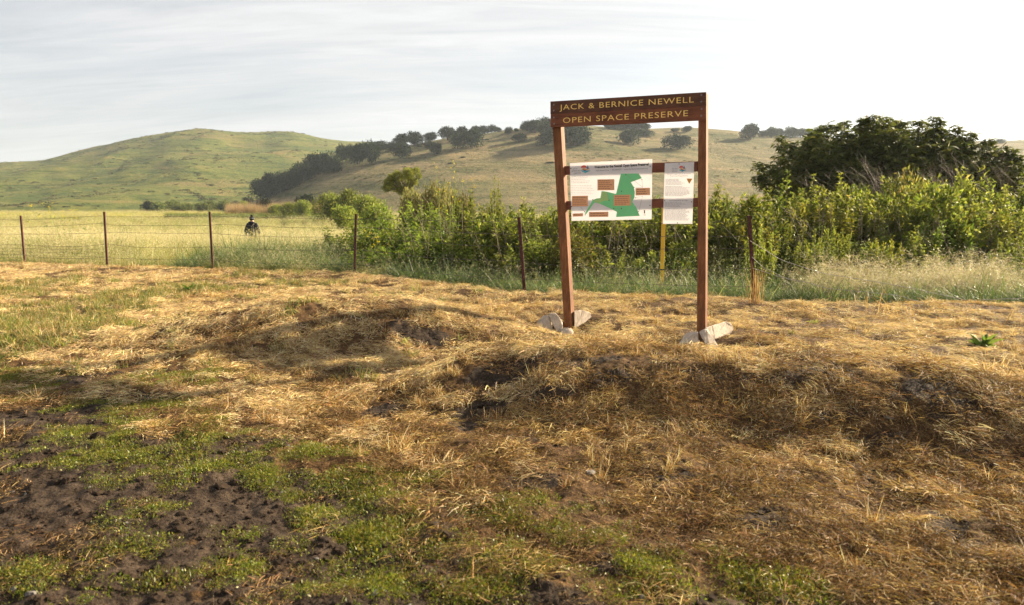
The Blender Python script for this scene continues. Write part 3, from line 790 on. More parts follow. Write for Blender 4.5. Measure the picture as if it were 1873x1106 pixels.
# low green turf
x, y = view_points(26000, 2.0, 9.5, 1.4, 1.3)
mk = masks(x, y)
keep = RNG.random(len(x)) < mk['green'] * (.12 + .88 * sstep(-.08, .28, fbm(x * 5.5, y * 5.5, 3, 221) + .35 * fbm(x * 15, y * 15, 2, 225))) + .20 * mk['bare'] * sstep(.0, .4, fbm(x * 4, y * 4, 3, 223))
x, y = x[keep], y[keep]
n = len(x)
instancer('green_turf', np.stack([x, y, ground_z(x, y) - .002], 1), normals_euler(x, y, 1, .1), clump_scale(n, .4, .95, .6, 1.3), RNG.integers(0, 5, n),
          [turf_patch(340 + i) for i in range(5)], 'low patches of green turf growing on the dark soil', 'grass')
# longer green and dry mixed grass at the left
LUSHC = [(.13, .16, .035), (.18, .20, .05), (.27, .24, .08), (.38, .28, .11), (.09, .12, .03), (.34, .23, .08)]
x, y = view_points(9000, 6, 20, 1.6, 1.0)
mk = masks(x, y)
keep = RNG.random(len(x)) < np.clip(mk['lush'] * .9 + .05 * (1 - mk['mead']) * (x < 0), 0, 1)
x, y = x[keep], y[keep]
n = len(x)
instancer('long_grass', np.stack([x, y, ground_z(x, y)], 1), normals_euler(x, y, .5, .12), clump_scale(n, .8, 1.5), RNG.integers(0, 4, n),
          [straw_tuft(360 + i, 60, .10, .04, .125, LUSHC, (35, 85), (.1, 1.2), 'grass', (.004, .008)) for i in range(4)], 'longer green and dry mixed grass left of the mound', 'grass')
# soil crumbs
def clod_mesh(seed):
    rng = np.random.default_rng(seed)
    bm = bmesh.new(); bmesh.ops.create_icosphere(bm, subdivisions=2, radius=1)
    for v in bm.verts: v.co *= 1 + float(rng.normal()) * .16; v.co.z *= .6
    me = bpy.data.meshes.new('clod'); bm.to_mesh(me); bm.free()
    return me
CL = []
for i in range(4):
    m_ = clod_mesh(380 + i); m_.materials.append(M['clod'] if i < 3 else M['stone']); CL.append(m_)
x, y = view_points(26000, 2.0, 9, 1.4, 1.5)
mk = masks(x, y)
keep = RNG.random(len(x)) < np.clip(mk['bare'] + mk['dark'], 0, 1) * .8 + .05
x, y = x[keep], y[keep]; n = len(x)
s_ = RNG.gamma(1.2, .0055, n) + .0025
instancer('soil_crumbs', np.stack([x, y, ground_z(x, y)], 1), normals_euler(x, y, 1, .3), np.stack([s_, s_, s_], 1), RNG.choice(4, n, p=[.33, .33, .328, .012]), CL, 'small crumbs of dark soil and grit', 'soil')

# tussocks and low scrub roughening the far slopes
def tussock(seed, cols):
    rng = np.random.default_rng(seed); g = Geo(); n_ = 42
    a = rng.uniform(0, 6.28, n_); q = np.sqrt(rng.random(n_)) * .8
    leaves(g, np.stack([np.cos(a) * q, np.sin(a) * q, rng.uniform(0, .25, n_) * (1 - q)], 1), dirs(n_, 10, 85, rng), rng.uniform(.3, .65, n_), rng.uniform(.2, .4, n_), pal(cols, n_, rng, .2), rng)
    return g.mesh('tussock', M['oakleaf'])
TUS = [tussock(580, [(.055, .070, .018), (.080, .095, .026)]), tussock(581, [(.11, .115, .036), (.15, .14, .05)]), tussock(582, [(.085, .085, .030), (.12, .10, .045)])]
for nm_, hill_, lo_, hi_, N_, s0, s1, lb_ in (('hill_scrub', HILL_A, -80, 700, 1300, .8, 2.3, 'low scrub and grass tussocks on the far left hill'), ('hillside_scrub', HILL_B, 470, 1880, 900, .5, 1.2, 'low scrub and grass tussocks on the hillside behind the sign')):
    u_ = RNG.uniform(pxz(lo_, 1), pxz(hi_, 1), N_ * 3); D_, Z_, F_ = hill_.dims(u_); t_ = RNG.uniform(.03, 1.02, N_ * 3); y_ = F_ + (D_ - F_) * t_; x_ = u_ * y_
    kk = fbm(x_ / 60, y_ / 45, 4, 251) + .4 * fbm(x_ / 14, y_ / 14, 2, 252) + RNG.normal(size=len(x_)) * .12 > .16
    x_, y_ = x_[kk][:N_], y_[kk][:N_]; m_ = len(x_)
    instancer(nm_, np.stack([x_, y_, hill_.z(x_, y_) - .1], 1), np.stack([np.zeros(m_), np.zeros(m_), RNG.uniform(0, 6.28, m_)], 1), clump_scale(m_, s0, s1, .4, .8), RNG.integers(0, 3, m_), TUS, lb_, 'scrub')

# ------------------------------------------------------------------ meadow and ditch grass
MEADC = [(.32, .28, .10), (.40, .34, .145), (.24, .24, .07), (.17, .19, .05), (.44, .38, .19)]
MEADG = [(.17, .20, .05), (.23, .245, .07), (.12, .15, .035), (.33, .30, .115)]
def tall_grass(seed, n, r, lo, hi, cols, el=(55, 88), dr=(.1, .9), w=(.005, .010), heads=.5, headcol=((.60, .52, .30), (.52, .43, .24)), mat='grass'):
    rng = np.random.default_rng(seed); g = Geo()
    a = rng.uniform(0, 6.28, n); q = np.sqrt(rng.random(n)) * r
    b = np.stack([np.cos(a) * q, np.sin(a) * q, np.full(n, -.02)], 1)
    L = rng.uniform(lo, hi, n)
    tip = ribbons(g, b, dirs(n, *el, rng), L, rng.uniform(*w, n), rng.uniform(*dr, n), 4, pal(cols, n, rng, .15), .3, rng)
    k = rng.random(n) < heads
    t_ = np.repeat(tip[k], 5, 0) + rng.normal(size=(k.sum() * 5, 3)) * np.array([.025, .025, .05])
    leaves(g, t_, dirs(len(t_), -50, 60, rng), rng.uniform(.02, .055, len(t_)), rng.uniform(.006, .013, len(t_)), pal(headcol, len(t_), rng, .12), rng)
    return g.mesh('tall_grass', M[mat])
def path_mask(x, y):                                   # a trodden way curving through the meadow
    c = np.interp(y, [17, 19, 22, 26, 32, 45], [-9.0, -9.6, -10.4, -11.5, -12.5, -14])
    return np.exp(-((x - c) / 1.5) ** 2) * (y < 34)
x1, y1 = view_points(11000, 12, 46, 3, 1.0); x2, y2 = view_points(7500, 46, 240, 6, 1.5)
x, y = np.concatenate([x1, x2]), np.concatenate([y1, y2])
f = y - fence_y(x)
keep = (f > .15) & (RNG.random(len(x)) > .93 * path_mask(x, y)) & (x < np.where(y < 40, 2.0 - (f < 5) * 5.0 , 14))
x, y = x[keep], y[keep]; n = len(x); f = y - fence_y(x)
sc = clump_scale(n, .75, 1.2) * np.clip(y / 60, 1, 3.2)[:, None]
sc[:, 2] /= np.clip(y / 60, 1, 3.2) ** .75
sc[:, 2] *= np.clip(.35 + f / 5, .35, 1.0)
instancer('meadow_grass', np.stack([x, y, ground_z(x, y)], 1), normals_euler(x, y, 0, .06), sc, np.where(fbm(x * .16, y * .10, 4, 241) + RNG.normal(size=n) * .12 > .02, 3, 0) + RNG.integers(0, 3, n),
          [tall_grass(400 + i, 90, .3, .35, .72, MEADC if i < 3 else MEADG) for i in range(6)], 'tall pale golden green grass filling the meadow beyond the fence', 'grass')
DITCHC = [(.065, .11, .035), (.09, .14, .045), (.13, .17, .06), (.055, .085, .03), (.20, .21, .085)]
x, y = view_points(6500, 10.5, 22, 3, 1.0)
f = y - fence_y(x)
keep = (f > .35) & (f < 5.5) & (x > -8.5 + RNG.normal(size=len(x)) * .8)
x, y = x[keep], y[keep]; n = len(x); f = y - fence_y(x)
sc = clump_scale(n, .7, 1.25); sc[:, 2] *= np.clip(.45 + f * .3, .45, 1.1)
instancer('ditch_grass', np.stack([x, y, ground_z(x, y)], 1), normals_euler(x, y, 0, .1), sc, RNG.integers(0, 4, n),
          [tall_grass(420 + i, 110, .28, .4, .85, DITCHC, (45, 88), (.3, 1.9), (.006, .011), .22, ((.34, .34, .20), (.28, .30, .15))) for i in range(4)],
          'dark green drooping grass in the shaded ditch behind the fence', 'grass')
# pale feathery grass: right of the fence post, and thin fringe on the ditch bank
FEA = [(.44, .36, .25), (.52, .44, .33), (.36, .28, .17), (.28, .26, .12)]
def feather(seed, n=70):
    rng = np.random.default_rng(seed); g = Geo()
    a = rng.uniform(0, 6.28, n); q = np.sqrt(rng.random(n)) * .22
    b = np.stack([np.cos(a) * q, np.sin(a) * q, np.full(n, -.02)], 1)
    base = pal([(.16, .18, .06), (.30, .27, .12), (.22, .22, .08)], n, rng, .15)
    tip = ribbons(g, b, dirs(n, 50, 86, rng), rng.uniform(.45, .85, n), rng.uniform(.004, .007, n), rng.uniform(.2, 1.6, n), 4, base, .4, rng, pal(FEA, n, rng, .1))
    m_ = 9
    t_ = np.repeat(tip, m_, 0) - np.array([0, 0, .10]) * rng.random((n * m_, 1))
    ribbons(g, t_, dirs(n * m_, -10, 75, rng), rng.uniform(.05, .12, n * m_), rng.uniform(.002, .0035, n * m_), rng.uniform(.3, 1.6, n * m_), 2, pal(FEA, n * m_, rng, .12), .3, rng)
    return g.mesh('feather_grass', M['grass'])
FE = [feather(440 + i) for i in range(4)]
pts = []
for i in range(330):
    px = RNG.uniform(1490, 1840); Y = RNG.uniform(12.4, 14.0)
    pts.append((pxz(px, Y), Y))
pts = np.array(pts); x, y = pts[:, 0], pts[:, 1]; n = len(x)
instancer('feather_grass', np.stack([x, y, ground_z(x, y)], 1), normals_euler(x, y, 0, .1), clump_scale(n, .85, 1.25), RNG.integers(0, 4, n), FE, 'pale silvery feathery grass mass in front of the brush at right', 'grass')
x, y = view_points(1500, 12, 19, 2, 1.0); f = y - fence_y(x)
keep = (f > 1.0) & (f < 4.5) & (x > -8) & (x < 5) & (fbm(x * .8, y * .8, 3, 231) > -.05)
x, y = x[keep], y[keep]; n = len(x)
sc = clump_scale(n, .6, 1.0)
instancer('brome_grass', np.stack([x, y, ground_z(x, y)], 1), normals_euler(x, y, 0, .2), sc, RNG.integers(0, 4, n), FE, 'thin drooping pale seed heads along the ditch bank', 'grass')
# brown reeds behind the hiker and the dark green strip in front of them
def strip(name, pxa, pxb, Ya, Yb, nn_, protos, sl, label, zs=1.0):
    px = RNG.uniform(pxa, pxb, nn_); Y = RNG.uniform(Ya, Yb, nn_); x_ = pxz(px, Y); z_ = ground_z(x_, Y)
    instancer(name, np.stack([x_, Y, z_], 1), normals_euler(x_, Y, 0, .05), clump_scale(nn_, *sl) * np.array([1, 1, zs]), RNG.integers(0, len(protos), nn_), protos, label, 'reeds' if 'reed' in name else 'grass')
strip('brown_reeds', 425, 650, 150, 178, 1500, [tall_grass(460 + i, 60, .5, 1.2, 2.2, [(.30, .19, .10), (.38, .25, .14), (.24, .17, .08)], (75, 90), (0, .2), (.02, .04), .4, ((.38, .26, .16),)) for i in range(2)], (1.0, 1.3), 'band of tall pinkish brown reeds behind the hiker')
strip('green_sedge', 318, 640, 122, 140, 1300, [tall_grass(464 + i, 60, .6, .5, 1.05, [(.055, .085, .018), (.08, .11, .024), (.12, .14, .03)], (50, 88), (.1, .8), (.03, .05), .12, ((.55, .45, .05),)) for i in range(2)], (.9, 1.3), 'low dark green band of sedge crossing the meadow')
strip('mustard_bloom', -200, 420, 120, 235, 900, [tall_grass(468 + i, 30, .8, .4, .9, [(.28, .28, .05), (.35, .32, .06)], (60, 88), (0, .4), (.02, .03), .8, ((.66, .52, .03), (.60, .50, .06))) for i in range(2)], (1.0, 2.0), 'yellow mustard bloom at the far edge of the meadow', .6)
# ------------------------------------------------------------------ brush bank behind the fence
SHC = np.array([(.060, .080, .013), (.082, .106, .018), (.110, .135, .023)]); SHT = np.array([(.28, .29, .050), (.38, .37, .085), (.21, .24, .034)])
def spire_shrub(seed, stems=24, h=2.0, per=165, width=.84, leaf=.125, tipc=SHT, lowc=SHC):
    """many upright leafy stems of one metre; the young tips are paler, the low leaves darkened further for the shade there"""
    rng = np.random.default_rng(seed); st, lf = Geo(), Geo()
    for i in range(stems):
        a = rng.uniform(0, 6.28); q = math.sqrt(rng.random()) * width
        H = h * rng.uniform(.50, 1.0) * (1 - .30 * (q / width) ** 2)
        b = np.array([math.cos(a) * q * .6, math.sin(a) * q * .6, 0])
        tp = np.array([math.cos(a) * q, math.sin(a) * q, H])
        t_ = np.linspace(0, 1, 5)[:, None]
        path = b + (tp - b) * t_ + np.array([math.cos(a), math.sin(a), 0]) * .05 * np.sin(t_ * 3.14)
        tube(st, path, np.linspace(.010, .003, 5), (.16, .12, .07), 4)
        k = rng.random(per) ** .75
        pos = b + (tp - b) * k[:, None] + rng.normal(size=(per, 3)) * np.array([.03, .03, .0])
        d = dirs(per, -25, 55, rng)
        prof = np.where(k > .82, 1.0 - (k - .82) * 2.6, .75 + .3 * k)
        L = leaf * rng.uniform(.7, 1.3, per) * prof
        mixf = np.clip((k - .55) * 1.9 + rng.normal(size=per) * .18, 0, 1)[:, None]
        c = pal(lowc, per, rng, .18) * (1 - mixf) + pal(tipc, per, rng, .15) * mixf  # pale young tips; low leaves also coloured darker as painted shade
        leaves(lf, pos, d, L, L * rng.uniform(.32, .5, per), c, rng, .3, (0, 0, 1.0))
    return lf.mesh('shrub_foliage', M['leaf']), st.mesh('shrub_stems', M['twig'])
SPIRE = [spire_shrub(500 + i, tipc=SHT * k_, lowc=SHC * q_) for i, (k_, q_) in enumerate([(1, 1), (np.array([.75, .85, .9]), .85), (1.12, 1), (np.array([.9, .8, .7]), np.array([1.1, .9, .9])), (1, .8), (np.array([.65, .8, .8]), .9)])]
BROADC = np.array([(.060, .105, .014), (.085, .135, .018), (.048, .080, .014)]); BROADT = np.array([(.19, .25, .032), (.26, .30, .05)])
BROAD = [spire_shrub(520 + i, 30, 2.0, 85, .8, .14, BROADT, BROADC) for i in range(3)]
def bushy(seed, cols, n=4600, leaf=.10):
    rng = np.random.default_rng(seed); g, st = Geo(), Geo()
    lobes = 15
    cen = np.stack([rng.normal(size=lobes) * .38, rng.normal(size=lobes) * .38, rng.uniform(.35, 1.55, lobes)], 1); rad = rng.uniform(.22, .42, lobes)
    k = rng.integers(0, lobes, n); d = unit(rng.normal(size=(n, 3)) + np.array([0, 0, .2]))
    p = cen[k] + d * (rad[k] * rng.uniform(.5, 1.08, n))[:, None]; p = p[p[:, 2] > 0]; d = d[:len(p)]
    leaves(g, p, unit(d + rng.normal(size=p.shape) * .8), leaf * rng.uniform(.5, 1.2, len(p)), leaf * rng.uniform(.25, .5, len(p)), pal(cols, len(p), rng, .2), rng)
    for c in cen:
        b_ = np.array([rng.normal() * .12, rng.normal() * .12, 0]); t_ = np.linspace(0, 1, 5)[:, None]
        tube(st, b_ + (c + np.array([0, 0, rng.uniform(.1, .5)]) - b_) * t_, np.linspace(.012, .003, 5), (.15, .11, .07), 4)
    return g.mesh('shrub_foliage', M['leaf']), st.mesh('shrub_stems', M['twig'])
SPIRE += [bushy(540, [(.10, .12, .02), (.14, .16, .027), (.20, .21, .038), (.06, .08, .014)]), bushy(541, [(.08, .10, .022), (.11, .13, .03), (.16, .175, .045)]), bushy(542, [(.18, .165, .042), (.25, .21, .06), (.13, .14, .03), (.11, .125, .025)]),
          bushy(543, [(.09, .115, .018), (.12, .145, .022), (.26, .27, .05)], 3600, .13)]
def shrub(name, proto, px, Y, top_py, label, group, wid=1.0, dx=0.0):
    x_ = pxz(px, Y) + dx; z_ = gz(x_, Y)
    H = at(px, top_py, Y).z - z_
    o = empty(name, (x_, Y, z_ - .03), rt.uniform(0, 6.28))
    w_ = wid * rt.uniform(.9, 1.15)
    for nm, me in (('foliage', proto[0]), ('stems', proto[1])):
        c = link(nm, me, o); c.scale = (w_, w_, H / 1.72)
    return tag(o, label, 'shrub', group)
TOPX = [640, 680, 720, 760, 800, 850, 900, 950, 1000, 1050, 1120, 1200, 1300, 1360, 1420, 1500, 1560, 1640, 1700, 1780, 1873, 2100]
TOPY = [404, 392, 380, 372, 368, 364, 350, 338, 346, 342, 345, 348, 340, 338, 326, 330, 326, 318, 322, 330, 346, 350]
def bank(px0, px1, step, Y, add, protos, name, label, group, wid=1.0, yv=.5):
    px = px0
    while px < px1:
        q = px + rt.uniform(-.3, .3) * step
        shrub(name, protos[rt.randrange(len(protos))], q, Y + rt.uniform(-yv, yv), np.interp(q, TOPX, TOPY) + add + rt.uniform(-16, 34), label, group, wid)
        px += step
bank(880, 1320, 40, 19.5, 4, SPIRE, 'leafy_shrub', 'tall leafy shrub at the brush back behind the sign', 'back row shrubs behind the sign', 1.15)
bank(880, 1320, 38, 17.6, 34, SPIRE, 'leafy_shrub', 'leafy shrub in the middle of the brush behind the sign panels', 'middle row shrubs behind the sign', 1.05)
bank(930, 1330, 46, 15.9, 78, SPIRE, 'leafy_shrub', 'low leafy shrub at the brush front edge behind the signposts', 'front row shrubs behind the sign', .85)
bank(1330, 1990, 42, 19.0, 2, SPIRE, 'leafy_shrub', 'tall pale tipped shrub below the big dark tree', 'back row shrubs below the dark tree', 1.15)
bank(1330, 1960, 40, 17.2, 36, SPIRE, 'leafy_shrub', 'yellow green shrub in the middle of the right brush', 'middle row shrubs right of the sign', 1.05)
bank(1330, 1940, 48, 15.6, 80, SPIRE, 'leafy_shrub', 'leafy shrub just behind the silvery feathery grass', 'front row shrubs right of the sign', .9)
bank(650, 890, 40, 22, 0, BROAD, 'broad_leaf_weed', 'broad leaved weed at the back of the left brush', 'back weeds left of the sign', 1.2)
bank(655, 910, 38, 20, 22, BROAD + SPIRE[:1], 'broad_leaf_weed', 'broad leaved weed in the middle of the left brush', 'middle weeds left of the sign', 1.1)
bank(680, 950, 38, 18.3, 52, BROAD, 'broad_leaf_weed', 'low broad leaved weed at the front of the left brush', 'front weeds left of the sign', .95)
for px, Y, py, lb in [(1612, 14.2, 425, 'single leafy spire standing out of the silvery feathery grass'), (1527, 14.6, 408, 'leafy spire left of the one in the feathery grass'), (1473, 14.0, 425, 'leafy spire nearest the leaning right fence post'),
                      (1835, 14.3, 428, 'leafy spire at the right end of the feathery grass'), (910, 19.2, 332, 'slim leafy spire rising above the brush left of the sign'), (1385, 14.2, 405, 'pale leafy bush directly behind the leaning right fence post')]:
    shrub('leafy_spire', SPIRE[rt.randrange(6)], px, Y, py, lb, None, .42)

# ---- big dark tree with hand-shaped leaf clusters
def buckeye():
    Y = 26.0; x0 = pxz(1622, Y); z0 = gz(x0, Y)
    root = empty('buckeye_tree', (x0, Y, z0))
    rng = np.random.default_rng(600); lf, sp, br = Geo(), Geo(), Geo()
    # outline of the dome: height over x in the photograph, turned into lobes
    lob = []
    for px, py, rpx in [(1432, 322, 32), (1472, 286, 36), (1500, 300, 46), (1530, 266, 36), (1560, 285, 50), (1590, 258, 32), (1625, 270, 42), (1660, 288, 50), (1672, 254, 26), (1700, 280, 36), (1722, 266, 22), (1742, 292, 34), (1772, 300, 32), (1792, 316, 28), (1806, 335, 24),
                        (1450, 345, 42), (1520, 340, 55), (1600, 330, 60), (1680, 335, 60), (1735, 335, 50), (1785, 350, 34), (1580, 300, 50), (1640, 310, 55),
                        (1500, 240, 13), (1518, 232, 11), (1545, 228, 14), (1566, 224, 10), (1590, 220, 12), (1610, 230, 12), (1640, 228, 10), (1668, 224, 13), (1690, 238, 10), (1716, 240, 14), (1735, 250, 10), (1762, 264, 14), (1786, 280, 12), (1806, 270, 9), (1412, 296, 11), (1440, 268, 11), (1462, 250, 12), (1405, 322, 12), (1826, 312, 11), (1838, 340, 10)]:
        c = at(px, py, Y); r_ = rpx * Y / FPX
        for dy in (-1.4, 0.6):
            lob.append((c.x - x0 + rng.normal() * .15, dy + rng.normal() * .35, c.z - z0 - r_ * .1 - abs(dy) * .12, r_))
    lob = np.array(lob)
    n = 9500
    k = rng.choice(len(lob), n, p=lob[:, 3] ** 1.7 / (lob[:, 3] ** 1.7).sum())
    d = unit(rng.normal(size=(n, 3)) + np.array([0, 0, .25]))
    p = lob[k, :3] + d * (lob[k, 3] * rng.uniform(.55, 1.05, n))[:, None]
    p = p[p[:, 2] > .3]; n = len(p)
    base = pal([(.080, .092, .022), (.105, .118, .028), (.135, .145, .036), (.062, .074, .018)], n, rng, .15)
    for j in range(6):
        a = j / 6 * 6.28 + rng.uniform(0, 6.28, n) * .15 + (np.arange(n) % 7)
        e = np.radians(rng.uniform(-48, 12, n))
        dd = np.stack([np.cos(a) * np.cos(e), np.sin(a) * np.cos(e), np.sin(e)], 1)
        L = rng.uniform(.17, .28, n)
        leaves(lf, p, dd, L, L * .36, base * (1 + rng.normal(size=(n, 1)) * .08), rng, .2, (0, 0, 1.0))
    top = p[np.argsort(-p[:, 2] + rng.normal(size=n) * .8)[:150]]
    ribbons(sp, top, dirs(len(top), 70, 90, rng), rng.uniform(.15, .3, len(top)), .03, .1, 2, pal([(.42, .40, .28), (.36, .34, .22)], len(top), rng), .3, rng)
    for i in range(26):
        t_ = lob[rng.integers(len(lob))]
        tt = np.linspace(0, 1, 6)[:, None]
        b_ = np.array([rng.normal() * .5, rng.normal() * .4, 0]); e_ = t_[:3] + rng.normal(size=3) * .3
        tube(br, b_ + (e_ - b_) * tt + np.array([0, 0, .8]) * np.sin(tt * 3.14) * rng.uniform(0, .5), np.linspace(.09, .015, 6) * rng.uniform(.5, 1), (.10, .08, .06), 6)
    link('crown', lf.mesh('buckeye_crown', M['leaf_dark']), root); link('trunk', br.mesh('buckeye_trunk', M['twig']), root)
    link('flower_spikes', sp.mesh('buckeye_spikes', M['leaf']), root)
    tag(root, 'big dark dome shaped tree with drooping leaf clusters at right', 'tree')
M['leaf_dark'] = plant_mat('dark leaves', 0.32, 0.6, 0.12, 0.0)
buckeye()
# ---- bare twiggy shrubs
def twiggy(name, px0, px1, Y, py0, py1, nst, lean, col, label, r0=.012, sub=7, cat='shrub', curl=.25):
    rng = np.random.default_rng(int(px0 + Y * 10)); g = Geo()
    x0 = pxz((px0 + px1) / 2, Y); z0 = gz(x0, Y)
    wd = (px1 - px0) / FPX * Y; H = at(px0, py0, Y).z - z0; Hb = max(.1, at(px0, py1, Y).z - z0)
    for i in range(nst):
        b = np.array([rng.uniform(-.5, .5) * wd, rng.normal() * .5, rng.uniform(0, Hb)])
        d = unit(np.array([lean + rng.normal() * .45, rng.normal() * .35, 1.0]))
        L = (H - b[2]) * rng.uniform(.55, 1.0)
        t_ = np.linspace(0, 1, 6)[:, None]
        path = b + d * L * t_ + np.array([lean, 0, -.3]) * curl * L * t_ ** 2
        tube(g, path, np.linspace(r0, r0 * .25, 6), np.clip(np.array(col) * rng.uniform(.7, 1.3), 0, .9), 4)
        for j in range(sub):
            k = rng.uniform(.25, .95); s0 = b + d * L * k + np.array([lean, 0, -.3]) * curl * L * k ** 2
            d2 = unit(d + rng.normal(size=3) * .7); L2 = L * rng.uniform(.12, .35)
            tube(g, s0 + d2 * L2 * t_[::2], np.linspace(r0 * .5, r0 * .15, 3), np.clip(np.array(col) * rng.uniform(.7, 1.4), 0, .9), 3)
    o = link(name, g.mesh(name, M['twig'])); o.location = (x0, Y, z0)
    return tag(o, label, cat)
twiggy('bare_shrub', 1560, 1840, 21.5, 262, 345, 170, -.7, (.15, .115, .085), 'bare brown twiggy shrub leaning left in front of the big dark tree', .007, 12, curl=.35)
twiggy('bare_shrub', 1300, 1400, 20, 270, 345, 16, -.05, (.26, .20, .15), 'thin bare stalks standing right of the signpost against the hill', .006, 5)
twiggy('dead_stalks', 730, 910, 18.0, 338, 420, 30, .0, (.26, .21, .13), 'tall pale dead stalks rising from the weeds left of the sign', .006, 3, curl=.05)
twiggy('dead_stalks', 1390, 1850, 16.0, 345, 430, 80, -.2, (.20, .155, .11), 'dark dry stems poking out of the brush right of the sign', .006, 6)
twiggy('dead_stalks', 900, 1330, 16.2, 350, 440, 50, -.1, (.19, .15, .10), 'thin brown dead stems among the brush behind the sign', .006, 5)
# ---- pale leaning tree and dry bush at the left of the brush
def leaning_tree():
    Y = 38.0; b = at(741, 392, Y); b.z = gz(b.x, Y)
    root = empty('willow_tree', b)
    rng = np.random.default_rng(640); lf, br = Geo(), Geo()
    s_ = Y / FPX
    cl = [(720, 338, 12), (708, 344, 8), (712, 333, 8), (737, 328, 12), (750, 319, 11), (756, 332, 8), (746, 343, 9), (727, 321, 9), (762, 313, 7), (714, 324, 6), (733, 348, 9), (742, 314, 7), (766, 322, 5)]
    for px, py, r_ in cl:
        c = at(px, py, Y) - b; m_ = int(r_ * r_ * 11)
        d = unit(rng.normal(size=(m_, 3)))
        p = np.array(c) + rng.normal(size=3) * np.array([0, .2, 0]) + d * (r_ * s_ * (.35 + .65 * rng.random(m_)))[:, None]
        leaves(lf, p, unit(d + rng.normal(size=(m_, 3)) * .6 + np.array([.35, 0, .5])), rng.uniform(.06, .12, m_), rng.uniform(.02, .035, m_), pal([(.22, .25, .055), (.28, .30, .075), (.34, .34, .10), (.17, .20, .045)], m_, rng), rng)
        t_ = np.linspace(0, 1, 6)[:, None]; st = np.array(at(741, 358, Y) - b) + np.array([rng.normal() * .05, 0, 0])
        tube(br, st + (np.array(c) - st) * t_ + np.array([0, 0, .12]) * np.sin(t_ * 3.14), np.linspace(.05, .010, 6), (.13, .10, .07), 5)
    tp_ = np.array(at(741, 356, Y) - b)
    tube(br, np.array([0, 0, -.1]) + (tp_ - np.array([0, 0, -.1])) * np.linspace(0, 1, 6)[:, None], np.linspace(.10, .06, 6), (.13, .10, .07), 7)
    link('crown', lf.mesh('leaning_crown', M['leaf']), root); link('trunk', br.mesh('leaning_trunk', M['twig']), root)
    tag(root, 'small pale leaning tree with feathery crown left of the brush', 'tree')
leaning_tree()
DRYB = (crown_mesh('dry_crown', 650, 9000, .06, [(.20, .18, .07), (.26, .22, .09), (.17, .17, .05)], 14, .8, 'leaf', spread=.7), trunk_mesh('dry_trunk', 651, limbs=12, r=.03))
for px, py, D, w, h, lb in [(802, 398, 30, 80, 92, 'rounded dry yellowish bush right of the pale leaning tree'), (768, 400, 31, 62, 78, 'lower dry bush touching the pale leaning tree'), (838, 400, 28, 62, 72, 'dry yellowish bush behind the tall dead stalks')]:
    meadow_tree('dry_bush', DRYB, px, py, D, w, h, lb, 'bush')
# ---- flowering mustard stems
def mustard(px, Y, py0, label, n=6, spread=.25):
    rng = np.random.default_rng(int(px * 3 + Y)); g, fl = Geo(), Geo()
    x0 = pxz(px, Y); z0 = gz(x0, Y); H = at(px, py0, Y).z - z0
    for i in range(n):
        a = rng.normal() * spread; t_ = np.linspace(0, 1, 6)[:, None]; h_ = H * rng.uniform(.75, 1)
        path = np.array([rng.normal() * .06, rng.normal() * .06, 0]) + np.array([a, rng.normal() * spread, h_]) * t_
        tube(g, path, np.linspace(.007, .003, 6), (.22, .25, .08), 4)
        for j in range(3):
            e = path[-1 - j // 2] + rng.normal(size=3) * .06; m_ = 5
            leaves(fl, e + rng.normal(size=(m_, 3)) * .018, dirs(m_, -30, 60, rng), rng.uniform(.018, .034, m_), .02, pal([(.72, .55, .03), (.66, .48, .02)], m_, rng, .1), rng)
        m_ = 8; kk = rng.integers(1, 5, m_)
        leaves(g, path[kk], dirs(m_, -20, 50, rng), rng.uniform(.05, .12, m_), .03, pal([(.14, .20, .04)], m_, rng), rng)
    o = empty('mustard_plant', (x0, Y, z0))
    link('stems', g.mesh('mustard_stems', M['grass']), o); link('flowers', fl.mesh('mustard_flowers', M['leaf']), o)
    tag(o, label, 'plant')
mustard(822, 17.5, 292, 'tall mustard with small yellow flowers above the dry bush', 7, .22)
mustard(872, 17.5, 305, 'single thin mustard stem right of the tall yellow mustard', 2, .08)
mustard(596, 45, 346, 'thin yellow flowered stem in front of the willows', 3, .3)
mustard(130, 26, 374, 'yellow flowered mustard behind the two left fence posts', 14, .8)
mustard(466, 22, 424, 'small yellow stem in the grass below the hiker', 3, .05)
mustard(700, 17.3, 420, 'small yellow green weed right of the middle fence post', 5, .2)

